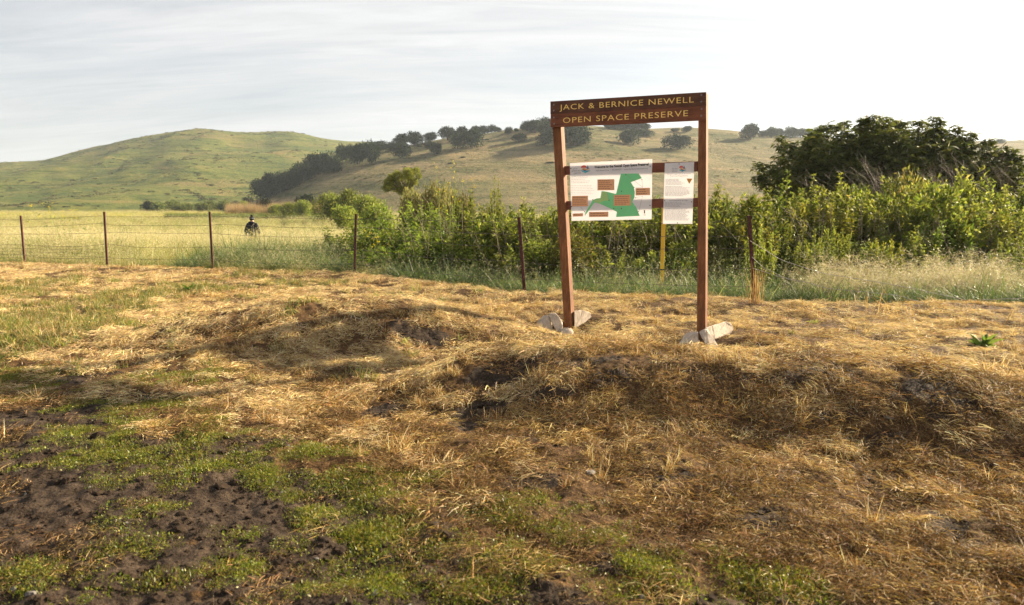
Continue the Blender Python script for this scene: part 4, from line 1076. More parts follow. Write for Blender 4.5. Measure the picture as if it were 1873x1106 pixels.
# ------------------------------------------------------------------ the sign
PA = at(1038, 592, 9.72); PB = at(1283, 598, 8.84)
E1 = Vector((PB.x - PA.x, PB.y - PA.y, 0)).normalized()
SO = Vector((PA.x, PA.y, gz(PA.x, PA.y)))
SN = Vector((E1.y, -E1.x, 0))
SROT = math.atan2(E1.y, E1.x)
def sp_(px, py, off=0.0):                              # photograph pixel -> (along, up) on the plane lying off metres behind the posts' front
    d = Vector(ray(px, py)); o = Vector((0, 0, CAM_Z)); q = SO - SN * off
    t_ = (q - o).dot(SN) / d.dot(SN)
    p = o + d * t_ - SO
    return p.dot(E1), p.z
sign = empty('preserve_sign', SO, SROT)
tag(sign, 'tall redwood sign frame with yellow routed header lettering and two posts', 'sign')
def prism(name, quad, d0, d1, mat, parent, bev=.005, seg=1):
    """quad: (along, up) corners counter-clockwise seen from the front; d0 front depth, d1 back depth"""
    bm = bmesh.new()
    f = [bm.verts.new((s_, d0, t_)) for s_, t_ in quad]; b = [bm.verts.new((s_, d1, t_)) for s_, t_ in quad]
    m_ = len(quad)
    bm.faces.new(f); bm.faces.new(b[::-1])
    for i in range(m_): bm.faces.new((f[i], b[i], b[(i + 1) % m_], f[(i + 1) % m_]))
    bmesh.ops.recalc_face_normals(bm, faces=bm.faces[:])
    if bev: bmesh.ops.bevel(bm, geom=bm.edges[:], offset=bev, segments=seg, affect='EDGES', profile=.6)
    me = bpy.data.meshes.new(name); bm.to_mesh(me); bm.free()
    me.materials.append(mat)
    return link(name, me, parent)
def zq(pts, off=0.0): return [sp_(990 + a / 4.2545, 160 + b / 4.254, off) for a, b in pts]
def down(q, z_): # push a post's two lower corners into the ground along its own edges
    (a, b, c, d) = q                                   # bl, br, tr, tl
    k1 = (z_ - a[1]) / (d[1] - a[1]); k2 = (z_ - b[1]) / (c[1] - b[1])
    return [(a[0] + (d[0] - a[0]) * k1, z_), (b[0] + (c[0] - b[0]) * k2, z_), c, d]
PW = .125
lp = [sp_(1031.5, 592), sp_(1045.5, 592), sp_(1023.6, 192), sp_(1008.2, 193)]
rp_ = [sp_(1274.6, 592), sp_(1290.4, 592), sp_(1292.2, 169.5), sp_(1277.6, 171)]
prism('post', down(lp, -.25), 0, PW, M['redwood_v'], sign, .006, 2)
prism('post', down(rp_, -.25), 0, PW, M['redwood_v'], sign, .006, 2)
hb1 = prism('header_board', zq([(70, 206.5), (1284, 138), (1284, 33), (70, 107)], -.04), -.039, -.001, M['redwood_d'], sign, .004)
hb2 = prism('header_board', zq([(72, 308), (1284, 252), (1284, 138.5), (72, 207)], -.04), -.041, -.001, M['redwood_h'], sign, .004)
def rail(y0a, y0b, y1a, y1b):
    # from the left post's side to the right post; rows at both ends
    return prism('rail', [sp_(1032, y1a, .055), sp_(1276, y1b, .055), sp_(1276, y0b, .055), sp_(1032, y0a, .055)], .055, .095, M['rail'], sign, .003)
rail(303.5, 294.6, 319.5, 313.0)
rail(367.5, 361.5, 383.5, 378.2)
for a, b, w_ in [(98, 133, 1), (98, 178, 1), (98, 232, 1), (100, 282, 1), (1247, 57, 1), (1247, 109, 1), (1249, 165, 1), (1246, 218, 1)]:
    s_, t_ = zq([(a, b)], -.04)[0]
    bm = bmesh.new(); bmesh.ops.create_cone(bm, segments=10, radius1=.012, radius2=.009, depth=.008, cap_ends=True, matrix=Matrix.Translation((s_, -.045, t_)) @ Matrix.Rotation(R(90), 4, 'X'))
    me = bpy.data.meshes.new('bolt'); bm.to_mesh(me); bm.free(); me.materials.append(M['bolt'])
    link('bolt', me, hb1 if b < 150 and a > 500 or b < 190 and a < 500 else hb2)
def text_mesh(body, name, bold=0.0, space=1.0):
    cu = bpy.data.curves.new(name, 'FONT'); cu.body = body; cu.size = 1.0; cu.offset = bold; cu.space_character = space; cu.space_word = 1.0
    cu.resolution_u = 3
    o = bpy.data.objects.new(name, cu); COL.objects.link(o)
    bpy.context.view_layer.update()
    me = bpy.data.meshes.new_from_object(o.evaluated_get(bpy.context.evaluated_depsgraph_get()))
    bpy.data.objects.remove(o); bpy.data.curves.remove(cu)
    return me
def place_text(body, bl, br, tl, depth, mat, parent, name='lettering', bold=0.0, space=1.0):
    """fit a line of text: bl/br baseline ends, tl top of the capitals above bl (along, up)"""
    me = text_mesh(body, name, bold, space)
    co = np.empty(len(me.vertices) * 3, np.float32); me.vertices.foreach_get('co', co); co = co.reshape(-1, 3)
    x0, x1 = co[:, 0].min(), co[:, 0].max()
    cap = .735
    u = (co[:, 0] - x0) / (x1 - x0); v = co[:, 1] / cap
    bl, br, tl = np.array(bl), np.array(br), np.array(tl)
    q = bl + u[:, None] * (br - bl) + v[:, None] * (tl - bl)
    out = np.stack([q[:, 0], np.full(len(q), depth), q[:, 1]], 1).astype(np.float32)
    me.vertices.foreach_set('co', out.ravel()); me.update()
    me.materials.append(mat)
    return link(name, me, parent)
def split_letters(o, name='letter'):
    """every letter of a routed line becomes a part of its own"""
    bm = bmesh.new(); bm.from_mesh(o.data); par, mat = o.parent, o.data.materials[0]
    seen, parts = set(), []
    for v in bm.verts:
        if v in seen: continue
        st, comp = [v], []
        seen.add(v)
        while st:
            q = st.pop(); comp.append(q)
            for e in q.link_edges:
                w_ = e.other_vert(q)
                if w_ not in seen: seen.add(w_); st.append(w_)
        parts.append(comp)
    for comp in sorted(parts, key=lambda c: min(v.co.x for v in c)):
        ids = {v: i for i, v in enumerate(comp)}
        fs = {f for v in comp for f in v.link_faces}
        me = bpy.data.meshes.new(name); me.from_pydata([v.co[:] for v in comp], [], [[ids[v] for v in f.verts] for f in fs]); me.materials.append(mat)
        link(name, me, par)
    bm.free(); bpy.data.objects.remove(o)
def zp(a, b, off=-.04): return zq([(a, b)], off)[0]
split_letters(place_text('JACK & BERNICE NEWELL', zp(143, 174), zp(1188, 114), zp(143, 130), -.0415, M['letter'], hb1, 'lettering', -.004, 1.12))
split_letters(place_text('OPEN SPACE PRESERVE', zp(170, 276), zp(1143, 221), zp(170, 231), -.0435, M['letter'], hb2, 'lettering', -.004, 1.12))

# ---- map panel and rules panel (print is flat on the panels)
PD = .046
def zpan(a, b): return sp_(990 + a / 4.2545, 160 + b / 4.254, PD)
mapp = empty('map_panel', SO, SROT)
tag(mapp, 'white printed map panel with green preserve shape and brown boxes', 'panel')
prism('board', [zpan(235, 1037), zpan(858, 1025), zpan(863, 555), zpan(222, 588)], PD, PD + .006, M['panel'], mapp, .001)
rulp = empty('rules_panel', SO, SROT)
tag(rulp, 'narrow white printed rules panel with small triangle beside the right post', 'panel')
prism('board', [zpan(946, 1060), zpan(1176, 1060), zpan(1190, 578), zpan(962, 588)], PD, PD + .006, M['panel'], rulp, .001)
def flat(name, pts, mat, parent, lift=.002):
    me = bpy.data.meshes.new(name)
    me.from_pydata([(s_, PD - lift, t_) for s_, t_ in pts], [], [list(range(len(pts)))])
    me.materials.append(mat)
    bm = bmesh.new(); bm.from_mesh(me); bmesh.ops.triangulate(bm, faces=bm.faces[:]); bm.to_mesh(me); bm.free()
    return link(name, me, parent)
# coordinates below are in the close view of the map panel (region 1030..1200 x 285..415 enlarged 8.506 times)
def mp_(a, b): return sp_(1030 + a / 8.506, 285 + b / 8.508, PD)
flat('preserve_shape', [mp_(*p) for p in [(900, 275), (1175, 272), (1226, 345), (1055, 408), (1100, 480), (1118, 560), (1112, 640), (1075, 715), (1140, 800), (1165, 860), (1195, 932), (825, 948), (838, 870), (780, 838), (580, 745), (495, 722), (470, 745), (360, 905), (335, 900), (430, 745), (455, 690), (520, 660), (580, 655), (600, 545), (680, 555), (825, 590)]], M['mapgreen'], mapp)
flat('meadow_shape', [mp_(*p) for p in [(470, 690), (585, 662), (605, 552), (690, 565), (715, 690), (620, 700), (560, 735), (500, 718)]], M['maplime'], mapp, .0026)
def rect(a, b, c, d, s1=0.0): return [mp_(a, d), mp_(c, d - s1), mp_(c, b - s1), mp_(a, b)]
def lines(x0, x1, y0, y1, k, parent, mat, fn, h=5, ragged=.35, seed=1, lift=.0034, name='print_line', slope=0.0):
    rr_ = random.Random(seed)
    V, F = [], []
    for i in range(k):
        yy = y0 + (y1 - y0) * (i / max(1, k - 1)); xe = x0 + (x1 - x0) * (1 - ragged * rr_.random())
        x_ = x0
        while x_ < xe - 8:                              # words
            w_ = rr_.uniform(14, 46); e_ = min(x_ + w_, xe); n_ = len(V)
            for a, b in ((x_, yy + h), (e_, yy + h), (e_, yy), (x_, yy)):
                s_, t_ = fn(a, b - slope * (a - x0)); V.append((s_, PD - lift, t_))
            F.append((n_, n_ + 1, n_ + 2, n_ + 3)); x_ = e_ + 7
    me = bpy.data.meshes.new(name); me.from_pydata(V, [], F); me.materials.append(mat)
    return link(name, me, parent)
for i, (a, b, c, d, k) in enumerate([(535, 365, 798, 535, 5), (138, 622, 388, 785, 5), (1128, 500, 1353, 612, 3), (788, 607, 1055, 775, 5), (150, 895, 312, 943, 1), (405, 872, 705, 950, 2)]):
    box = flat('text_box', rect(a, b, c, d, 5), M['callout'], mapp, .0032)
    lines(a + 18, c - 18, b + 18, d - 30, k, box, M['greyprint2'], mp_, 6, .3, i, .0042)
place_text('Welcome to the Newell Open Space Preserve!', mp_(487, 192), mp_(1336, 145), mp_(487, 152), PD - .003, M['black'], mapp, 'title', .03)
place_text('7059 Newell Drive  \u2022  707.648.4275  \u2022  www.cityofamericancanyon.org', mp_(508, 238), mp_(1316, 200), mp_(508, 216), PD - .003, M['greyprint'], mapp, 'address_line')
place_text('CITY OF', mp_(152, 212), mp_(222, 206), mp_(152, 192), PD - .003, M['greyprint'], mapp, 'emblem_text')
place_text('AMERICAN', mp_(132, 246), mp_(270, 238), mp_(132, 222), PD - .003, M['greyprint'], mapp, 'emblem_text')
place_text('CANYON', mp_(165, 284), mp_(275, 276), mp_(165, 258), PD - .003, M['greyprint'], mapp, 'emblem_text')
lines(128, 440, 315, 415, 5, mapp, M['ltgrey'], mp_, 6, .3, 11, .003, slope=.02)
lines(128, 500, 460, 590, 6, mapp, M['ltgrey'], mp_, 5, .3, 12, .003, slope=.02)
def disc(fn, cx_, cy_, rx, ry, a0=0, a1=360, k=14):
    return [fn(cx_ + rx * math.cos(R(a0 + (a1 - a0) * i / k)), cy_ + ry * math.sin(R(a0 + (a1 - a0) * i / k))) for i in range(k + 1)][::-1]
def emblem(fn, ox, oy, k, parent):
    f2 = lambda a, b: fn(ox + a * k, oy + b * k)
    flat('emblem_sun', disc(f2, -20, -12, 46, 40, 180, 360), M['red'], parent, .0028)
    flat('emblem_hill', [f2(-62, 10), f2(-20, -6), f2(40, 14), f2(10, 30)], M['orange'], parent, .0032)
    flat('emblem_tree', [f2(28, 8), f2(36, 8), f2(56, -4), f2(40, -54), f2(22, -6)], M['blue'], parent, .0034)
    flat('emblem_leaf', [f2(34, 12), f2(74, 12), f2(62, -2), f2(44, 0)], M['orange'], parent, .0036)
    flat('emblem_river', [f2(-70, 24), f2(-20, 40), f2(40, 28), f2(86, 34), f2(40, 50), f2(0, 72), f2(-50, 46)], M['teal'], parent, .0030)
    flat('emblem_wave', [f2(-50, 18), f2(-10, 22), f2(50, 46), f2(20, 48), f2(-20, 36)], M['blue'], parent, .0034)
emblem(mp_, 345, 195, 1.0, mapp)
def seg(fn, a, b, c, d, parent, w_=3.0, mat=None):
    L_ = math.hypot(c - a, d - b); nx, ny = -(d - b) / L_ * w_ / 2, (c - a) / L_ * w_ / 2
    flat('leader_line', [fn(a + nx, b + ny), fn(c + nx, d + ny), fn(c - nx, d - ny), fn(a - nx, b - ny)], mat or M['greyprint'], parent, .0038)
for q in [(978, 292, 1240, 485), (1228, 368, 1240, 485), (1105, 488, 1240, 490), (1125, 652, 1235, 625), (1178, 862, 1238, 620), (910, 548, 910, 606), (910, 775, 910, 818), (680, 565, 715, 690), (388, 700, 465, 680), (275, 795, 338, 868), (790, 818, 905, 822), (1055, 652, 1120, 652)]:
    seg(mp_, *q, mapp)
for a, b in [(978, 292), (1228, 368), (1105, 488), (1125, 652), (1178, 862), (910, 548), (910, 818), (715, 690), (465, 680), (338, 868), (790, 815), (345, 915)]:
    flat('map_dot', disc(mp_, a, b, 7, 8, k=8), M['black'], mapp, .0042)
seg(mp_, 1268, 842, 1268, 892, mapp, 16, M['black'])
place_text('N', mp_(1258, 930), mp_(1282, 930), mp_(1258, 904), PD - .003, M['greyprint'], mapp, 'north_letter')
for a, b, pr in [(122, 193, mapp), (1356, 160, mapp), (133, 787, mapp), (1354, 770, mapp)]:
    flat('screw', disc(mp_, a, b, 8, 9, k=8), M['black'], pr, .0045)
# rules panel, coordinates in its close view (region 1195..1300 x 285..420 enlarged 8.19 times)
def rp2(a, b): return sp_(1195 + a / 8.19, 285 + b / 8.193, PD)
place_text('Newell Open Space Preserve', rp2(208, 278), rp2(566, 272), rp2(208, 260), PD - .003, M['greyprint'], rulp, 'title')
place_text('Trail Use Regulations', rp2(252, 308), rp2(520, 303), rp2(252, 290), PD - .003, M['greyprint'], rulp, 'title')
place_text('Trail Etiquette to Use', rp2(236, 676), rp2(512, 672), rp2(236, 658), PD - .003, M['greyprint'], rulp, 'title')
emblem(rp2, 435, 185, .72, rulp)
lines(280, 380, 182, 230, 3, rulp, M['ltgrey'], rp2, 8, .2, 21, .003)
lines(186, 490, 346, 420, 5, rulp, M['ltgrey'], rp2, 7, .35, 22, .003)
lines(180, 575, 456, 592, 9, rulp, M['ltgrey'], rp2, 7, .35, 23, .003)
lines(172, 500, 698, 752, 4, rulp, M['ltgrey'], rp2, 7, .35, 24, .003)
lines(168, 560, 790, 955, 11, rulp, M['ltgrey'], rp2, 7, .35, 25, .003)
flat('warning_triangle', [rp2(540, 418), rp2(588, 338), rp2(498, 338)], M['orange'], rulp, .003)
for a, b in [(388, 118), (172, 670), (575, 687), (364, 1003)]:
    flat('screw', disc(rp2, a, b, 7, 8, k=8), M['black'], rulp, .0045)

# ------------------------------------------------------------------ weathered wood pieces round the post feet
def hull(name, pts, label, bev=.012, mat='greywood', rough=.0016):
    ps = [at(*p) for p in pts]; c = sum(ps, Vector()) / len(ps)
    bm = bmesh.new()
    for p in ps: bm.verts.new(p - c)
    bmesh.ops.convex_hull(bm, input=bm.verts[:])
    bmesh.ops.delete(bm, geom=[v for v in bm.verts if not v.link_faces], context='VERTS')
    bmesh.ops.bevel(bm, geom=bm.edges[:], offset=bev, segments=2, affect='EDGES', profile=.5)
    bmesh.ops.triangulate(bm, faces=bm.faces[:])
    bmesh.ops.subdivide_edges(bm, edges=bm.edges[:], cuts=2, use_grid_fill=True)
    rr_ = random.Random(len(label))
    for v in bm.verts: v.co += Vector((rr_.gauss(0, rough), rr_.gauss(0, rough), rr_.gauss(0, rough)))
    me = bpy.data.meshes.new(name); bm.to_mesh(me); bm.free(); me.materials.append(M[mat])
    o = link(name, me); o.location = c
    return tag(o, label, 'wood', 'pale wood pieces bracing the signposts')
hull('wood_wedge', [(974, 612, 9.5), (1012, 616, 9.32), (1010, 600, 9.36), (1003, 577, 9.45), (994, 576, 9.85), (978, 592, 9.85), (973, 610, 9.9), (1014, 612, 9.8), (1005, 577, 9.75)], 'wedge shaped weathered wood block left of the left signpost')
hull('wood_slab', [(1004, 573, 9.42), (1016, 571.5, 9.42), (1027, 585, 9.36), (1029, 598, 9.32), (1026, 611, 9.28), (1017, 605, 9.3), (1006, 584, 9.38), (1006, 574, 9.58), (1017, 573, 9.58), (1029, 589, 9.5), (1029, 612, 9.45)], 'curved pale slab leaning between wedge and left signpost', .014)
hull('wood_knot', [(1023, 602, 9.2), (1033, 599, 9.22), (1045, 600, 9.2), (1050, 607, 9.22), (1048, 616, 9.15), (1038, 619, 9.12), (1027, 612, 9.14), (1030, 601, 9.4), (1046, 602, 9.4), (1040, 617, 9.38)], 'small rounded grey knot of wood at left signpost foot', .02)
hull('wood_plank', [(1050, 569, 9.72), (1067, 566.5, 9.86), (1080, 572, 9.98), (1084, 583, 10.02), (1077, 597, 9.96), (1051, 604, 9.70), (1048, 569, 9.92), (1064, 566.5, 10.1), (1080, 575, 10.15), (1076, 596, 10.1), (1050, 602, 9.95)], 'bright sunlit plank end right behind the left signpost', .012)
hull('wood_wedge', [(1232, 643, 8.5), (1240, 644, 8.42), (1278, 642, 8.35), (1277, 605, 8.5), (1264, 606, 8.72), (1254, 609, 8.78), (1234, 640, 8.75), (1280, 640, 8.7)], 'wedge shaped weathered wood block left of the right signpost')
hull('wood_slab', [(1278, 606, 8.48), (1291, 600, 8.5), (1314, 633, 8.4), (1313, 640, 8.36), (1296, 637, 8.32), (1283, 618, 8.4), (1283, 606, 8.64), (1295, 601, 8.66), (1315, 636, 8.55)], 'grooved pale slab leaning in front of the right signpost', .014)
hull('wood_plank', [(1290, 599, 8.55), (1303, 595, 8.66), (1328, 587.5, 8.9), (1336, 590, 8.98), (1343, 601, 9.02), (1335, 612, 8.95), (1308, 622, 8.6), (1296, 620, 8.55), (1290, 600, 8.78), (1326, 588, 9.1), (1336, 592, 9.15), (1334, 610, 9.12)], 'long pale weathered plank running right from the right signpost')

# ------------------------------------------------------------------ yellow marker post behind the sign
yb = at(1211, 505, 13.6)
ym = empty('marker_post', (yb.x, 13.6, gz(yb.x, 13.6)), R(12))
tag(ym, 'flat yellow marker post standing in the grass behind the rules panel', 'post')
hh_ = at(1211, 362, 13.6).z - ym.location.z
for nm, z0, z1, w_, dpt, mt in [('blade', -.1, hh_, .040, .010, 'yellow'), ('band', hh_ * .40, hh_ * .40 + .025, .0425, .0125, 'black')]:
    bm = bmesh.new(); bmesh.ops.create_cube(bm, size=1)
    for v in bm.verts:
        t_ = v.co.z > 0
        v.co = (v.co.x * 2 * w_ , v.co.y * 2 * dpt + (abs(v.co.x) * .02), z1 if t_ else z0)
    bmesh.ops.bevel(bm, geom=bm.edges[:], offset=.003, segments=1, affect='EDGES')
    me = bpy.data.meshes.new(nm); bm.to_mesh(me); bm.free(); me.materials.append(M[mt]); link(nm, me, ym)

# ------------------------------------------------------------------ barbed wire fence
fence = empty('barbed_wire_fence', (FX[4], FY[4], 0))
tag(fence, 'sagging barbed wire fence on rusty steel posts crossing behind the sign', 'fence')
def fence_part(name, me):
    o = link(name, me, fence); o.matrix_parent_inverse = Matrix.Translation(-Vector(fence.location))
    return o
def tpost(b, t_):
    b, t_ = np.array(b), np.array(t_); ax = unit(t_ - b); sx = unit(np.cross(ax, np.array([.35, 1, 0]))); sy = np.cross(sx, ax)
    b = b - ax * .25
    g = Geo()
    prof = [(-.028, -.003), (.028, -.003), (.028, .004), (.006, .005), (.005, .036), (-.005, .036), (-.006, .005), (-.028, .004)]
    ring = lambda o_: np.array([o_ + sx * u * 1.15 + sy * v * 1.15 for u, v in prof])
    V = np.concatenate([ring(b), ring(t_)]); k = len(prof)
    F = [(i, (i + 1) % k, k + (i + 1) % k, k + i) for i in range(k)] + [(k, k + 1, k + 2, k + 7), (k + 2, k + 3, k + 6, k + 7), (k + 3, k + 4, k + 5, k + 6)]
    g.add(V, F, (.1, .04, .03))
    L_ = np.linalg.norm(t_ - b)
    for i in range(int(L_ / .055)):                    # studs down the face
        c = b + ax * (.3 + i * .055)
        if .3 + i * .055 > L_: break
        q = np.array([c + sx * u - sy * v + ax * w_ for u, v, w_ in [(-.006, .003, -.006), (.006, .003, -.006), (.006, .003, .006), (-.006, .003, .006), (-.004, .012, -.004), (.004, .012, -.004), (.004, .012, .004), (-.004, .012, .004)]])
        g.add(q, [(4, 5, 6, 7), (0, 1, 5, 4), (1, 2, 6, 5), (2, 3, 7, 6), (3, 0, 4, 7)], (.1, .04, .03))
    return g.mesh('post', M['rust'])
POSTS = []
for (bx, by, tx, ty) in [(45, 487, 37, 394), (196, 492, 190, 387), (389, 497, 383, 387), (648, 505, 651, 391), (960, 541, 949, 397), (1381, 556, 1370, 394)]:
    x_ = None
    Y = fence_y(pxz(bx, 15.0))
    for _ in range(12):
        Y = float(fence_y(at(bx, by, Y).x))
    b = at(bx, by, Y); g_ = gz(b.x, b.y)
    b = Vector((b.x, b.y, min(b.z, g_ + .02)))
    t_ = at(tx, ty, Y + (.0 if bx < 900 else -.05))
    POSTS.append((b, t_)); fence_part('post', tpost(b, t_))
lft = (Vector((-18.6, 21.0, gz(-18.6, 21.0))), Vector((-18.7, 21.0, gz(-18.6, 21.0) + 1.45)))
rgt = (Vector((9.6, 10.7, gz(9.6, 10.7))), Vector((9.5, 10.65, gz(9.6, 10.7) + 1.2)))
fence_part('post', tpost(*lft)); fence_part('post', tpost(*rgt))
ALLP = [lft] + POSTS + [rgt]
def strand(pts, r_, mat, barbs=.125, seed=0, nm='wire'):
    rng = np.random.default_rng(seed); pts = np.asarray(pts, float)
    g = Geo(); tube(g, pts, r_, (.1, .08, .07), 4)
    if barbs:
        seg_ = np.linalg.norm(np.diff(pts, axis=0), axis=1); cum = np.concatenate([[0], np.cumsum(seg_)])
        for s_ in np.arange(rng.uniform(0, barbs), cum[-1], barbs):
            c = np.array([np.interp(s_, cum, pts[:, i]) for i in range(3)])
            for _ in range(2):
                d = unit(rng.normal(size=3)); tube(g, np.array([c - d * .017, c + d * .017]), [.0022, .0022], (.1, .08, .07), 3)
    return fence_part(nm, g.mesh(nm, M[mat]))
def span(a, b, fa, fb, sag, k=14, wob=.012, seed=0):
    rng = np.random.default_rng(seed)
    A = np.array(a[0].lerp(a[1], fa)); B = np.array(b[0].lerp(b[1], fb)); t_ = np.linspace(0, 1, k)[:, None]
    p = A + (B - A) * t_; p[:, 2] -= sag * 4 * (t_ * (1 - t_))[:, 0]
    p[1:-1] += np.cumsum(rng.normal(size=(k - 2, 3)), 0) * wob * .25 * np.array([.3, .3, 1]) * np.sin(t_[1:-1] * 3.14)
    p[:, 1] -= .02
    return p
sd = 0
for row, (fr, sg) in enumerate([(.93, .01), (.79, .02), (.64, .03), (.43, .06), (.22, .05)]):
    pts = []
    for i in range(len(ALLP) - 2):
        sd += 1
        q = span(ALLP[i], ALLP[i + 1], fr + random.uniform(-.02, .02), fr + random.uniform(-.02, .02), sg * random.uniform(.4, 1.5), seed=sd)
        pts += list(q if not pts else q[1:])
    strand(pts, .0036, 'wire', .125, sd)
for k_, z_ in enumerate([.52, .42, .33, .25, .17, .09]):   # woven wire on the left spans
    pts = list(span(ALLP[0], ALLP[1], z_ / 1.45, z_ / 1.45, .02, seed=900 + k_)) + list(span(ALLP[1], ALLP[2], z_ / 1.45, z_ / 1.45, .02, seed=920 + k_))[1:]
    strand(pts, .0024, 'wire', 0, 0, 'mesh_wire')
g = Geo()
for i in (0, 1):
    a, b = ALLP[i], ALLP[i + 1]
    for k_ in range(1, 24):
        t_ = k_ / 24; lo = a[0].lerp(a[1], .05).lerp(b[0].lerp(b[1], .05), t_); hi = a[0].lerp(a[1], .37).lerp(b[0].lerp(b[1], .37), t_)
        tube(g, np.array([lo, hi]), [.0018, .0018], (.1, .08, .07), 3)
ob = fence_part('mesh_stays', g.mesh('mesh_stays', M['wire'])); ob['kind'] = 'stuff'
# fallen, dew covered strands right of the last post
def pxcurve(lst, Y0, Y1, k=40):
    P_ = [at(px, py, Y0 + (Y1 - Y0) * i / (len(lst) - 1)) for i, (px, py) in enumerate(lst)]
    P_ = np.array(P_); u = np.linspace(0, len(P_) - 1, k)
    return np.stack([np.interp(u, np.arange(len(P_)), P_[:, i]) for i in range(3)], 1)
strand(pxcurve([(1372, 440), (1430, 476), (1506, 500), (1590, 513), (1669, 527), (1722, 539), (1775, 550), (1801, 548), (1873, 545), (1960, 545)], 11.6, 10.6), .0042, 'wirebright', .11, 51)
strand(pxcurve([(1377, 490), (1430, 507), (1472, 515), (1511, 527), (1551, 531), (1596, 535), (1643, 540), (1669, 548), (1709, 559), (1730, 565), (1814, 567), (1960, 565)], 11.5, 10.5), .0042, 'wirebright', .11, 52)
strand(pxcurve([(1376, 470), (1395, 488), (1420, 500), (1440, 510), (1465, 516)], 11.6, 11.2), .0036, 'wirebright', .11, 53)

# ------------------------------------------------------------------ dry stalk clumps and weeds near the fence
def stalks(name, px, py, hpx, n, spread, label, col=((.46, .29, .12), (.55, .38, .18), (.38, .22, .09)), bend=(.1, 1.2), el=(60, 88), w=(.006, .012)):
    b = on_ground(px, py, 6, 30); rng = np.random.default_rng(int(px * 7 + py)); g_ = Geo()
    s_ = b.y / FPX; base = rng.normal(size=(n, 3)) * np.array([spread, spread * .6, 0])
    ribbons(g_, base, dirs(n, *el, rng), hpx * s_ * rng.uniform(.45, 1.15, n), rng.uniform(*w, n), rng.uniform(*bend, n), 5, pal(col, n, rng, .15), .3, rng)
    o = link(name, g_.mesh(name, M['straw'])); o.location = b
    return tag(o, label, 'stalks')
stalks('dry_stalks', 1383, 556, 70, 46, .05, 'clump of tan dry stalks wrapped round the leaning right fence post', bend=(.05, .8), el=(70, 89))
stalks('dry_stalks', 1412, 540, 48, 14, .04, 'pale bent dry stalks just right of the leaning fence post', ((.62, .50, .30), (.55, .42, .24)), (.6, 2.2), (45, 80))
stalks('dry_stalks', 1620, 575, 62, 20, .12, 'tall orange dry stalks in front of the fallen wires', bend=(.0, 1.6), el=(55, 89))
stalks('dry_stalks', 1660, 580, 50, 12, .14, 'bent straw coloured stalks right of the orange stalks', bend=(.6, 2.2), el=(50, 85))
stalks('dry_stalks', 1840, 590, 45, 12, .10, 'dry stalks at the right edge below the brush', bend=(.1, 1.0))
stalks('dry_stalks', 1560, 560, 36, 10, .2, 'short thin stalks left of the orange stalks', bend=(.3, 1.6))
stalks('grass_stems', 1150, 555, 46, 14, .35, 'tall green grass stems on the bank between the signposts', ((.36, .36, .10), (.44, .40, .14)), (.2, 1.2), (50, 85), (.005, .009))
stalks('grass_stems', 1090, 552, 38, 14, .4, 'green grass stems just right of the left signpost', ((.36, .36, .10), (.44, .40, .14)), (.2, 1.2), (50, 85), (.005, .009))
def broad_weed(px, py, wpx, hpx, label, n=16, col=((.055, .10, .018), (.085, .135, .024), (.13, .18, .035))):
    b = on_ground(px, py, 3, 30); rng = np.random.default_rng(int(px + py * 3)); g_ = Geo(); s_ = b.y / FPX
    L_ = wpx * s_ * .55
    ribbons(g_, np.zeros((n, 3)) + rng.normal(size=(n, 3)) * .015, dirs(n, 22, 75, rng), L_ * rng.uniform(.6, 1.1, n), L_ * .30, rng.uniform(.3, 1.1, n), 4, pal(col, n, rng, .12), .15, rng)
    o = link('broad_weed', g_.mesh('broad_weed', M['leaf'])); o.location = b
    return tag(o, label, 'plant')
broad_weed(1799, 632, 56, 30, 'bright green broad leaved weed on the straw at far right', 22)
broad_weed(1487, 592, 20, 12, 'tiny yellow green weed on the straw right of the sign', 10, ((.30, .34, .06), (.24, .30, .05)))
broad_weed(1448, 612, 20, 22, 'small upright green weed beside the pale plank end', 9, ((.26, .30, .07), (.30, .30, .09)))
broad_weed(345, 533, 34, 14, 'low green weed on the straw below the third fence post', 14)
broad_weed(172, 533, 16, 10, 'little dark green weed on the straw left of the second fence post', 10)
broad_weed(742, 628, 30, 40, 'green tipped tuft in the hollow beside the left mound', 12, ((.26, .26, .07), (.36, .30, .12)))
def rock(px, py, wpx, label, mat='stone', flat_=.55):
    b = on_ground(px, py, 2, 20); s_ = b.y / FPX * wpx * .5
    o = link('stone', CLR); o.location = b + Vector((0, 0, s_ * .15)); o.scale = (s_, s_ * .8, s_ * flat_); o.rotation_euler = (0, 0, px)
    tag(o, label, 'stone')
CLR = clod_mesh(700); CLR.materials.append(M['stone'])
for px, py, w_, lb in [(1533, 720, 9, 'small round grey stone in the dark soil on the mound crest'), (1627, 765, 16, 'flat grey stone on the right face of the mound'), (1150, 1016, 9, 'pale chip standing in the turf at the bottom'), (1078, 866, 24, 'flat bluish stone at the foot of the mound'),
                       (1330, 940, 10, 'pale pebble beside the dark soil hollow'), (705, 806, 8, 'small pebble on the straw below the mounds'), (1316, 921, 8, 'white pebble above the dark soil hollow')]:
    rock(px, py, w_, lb)

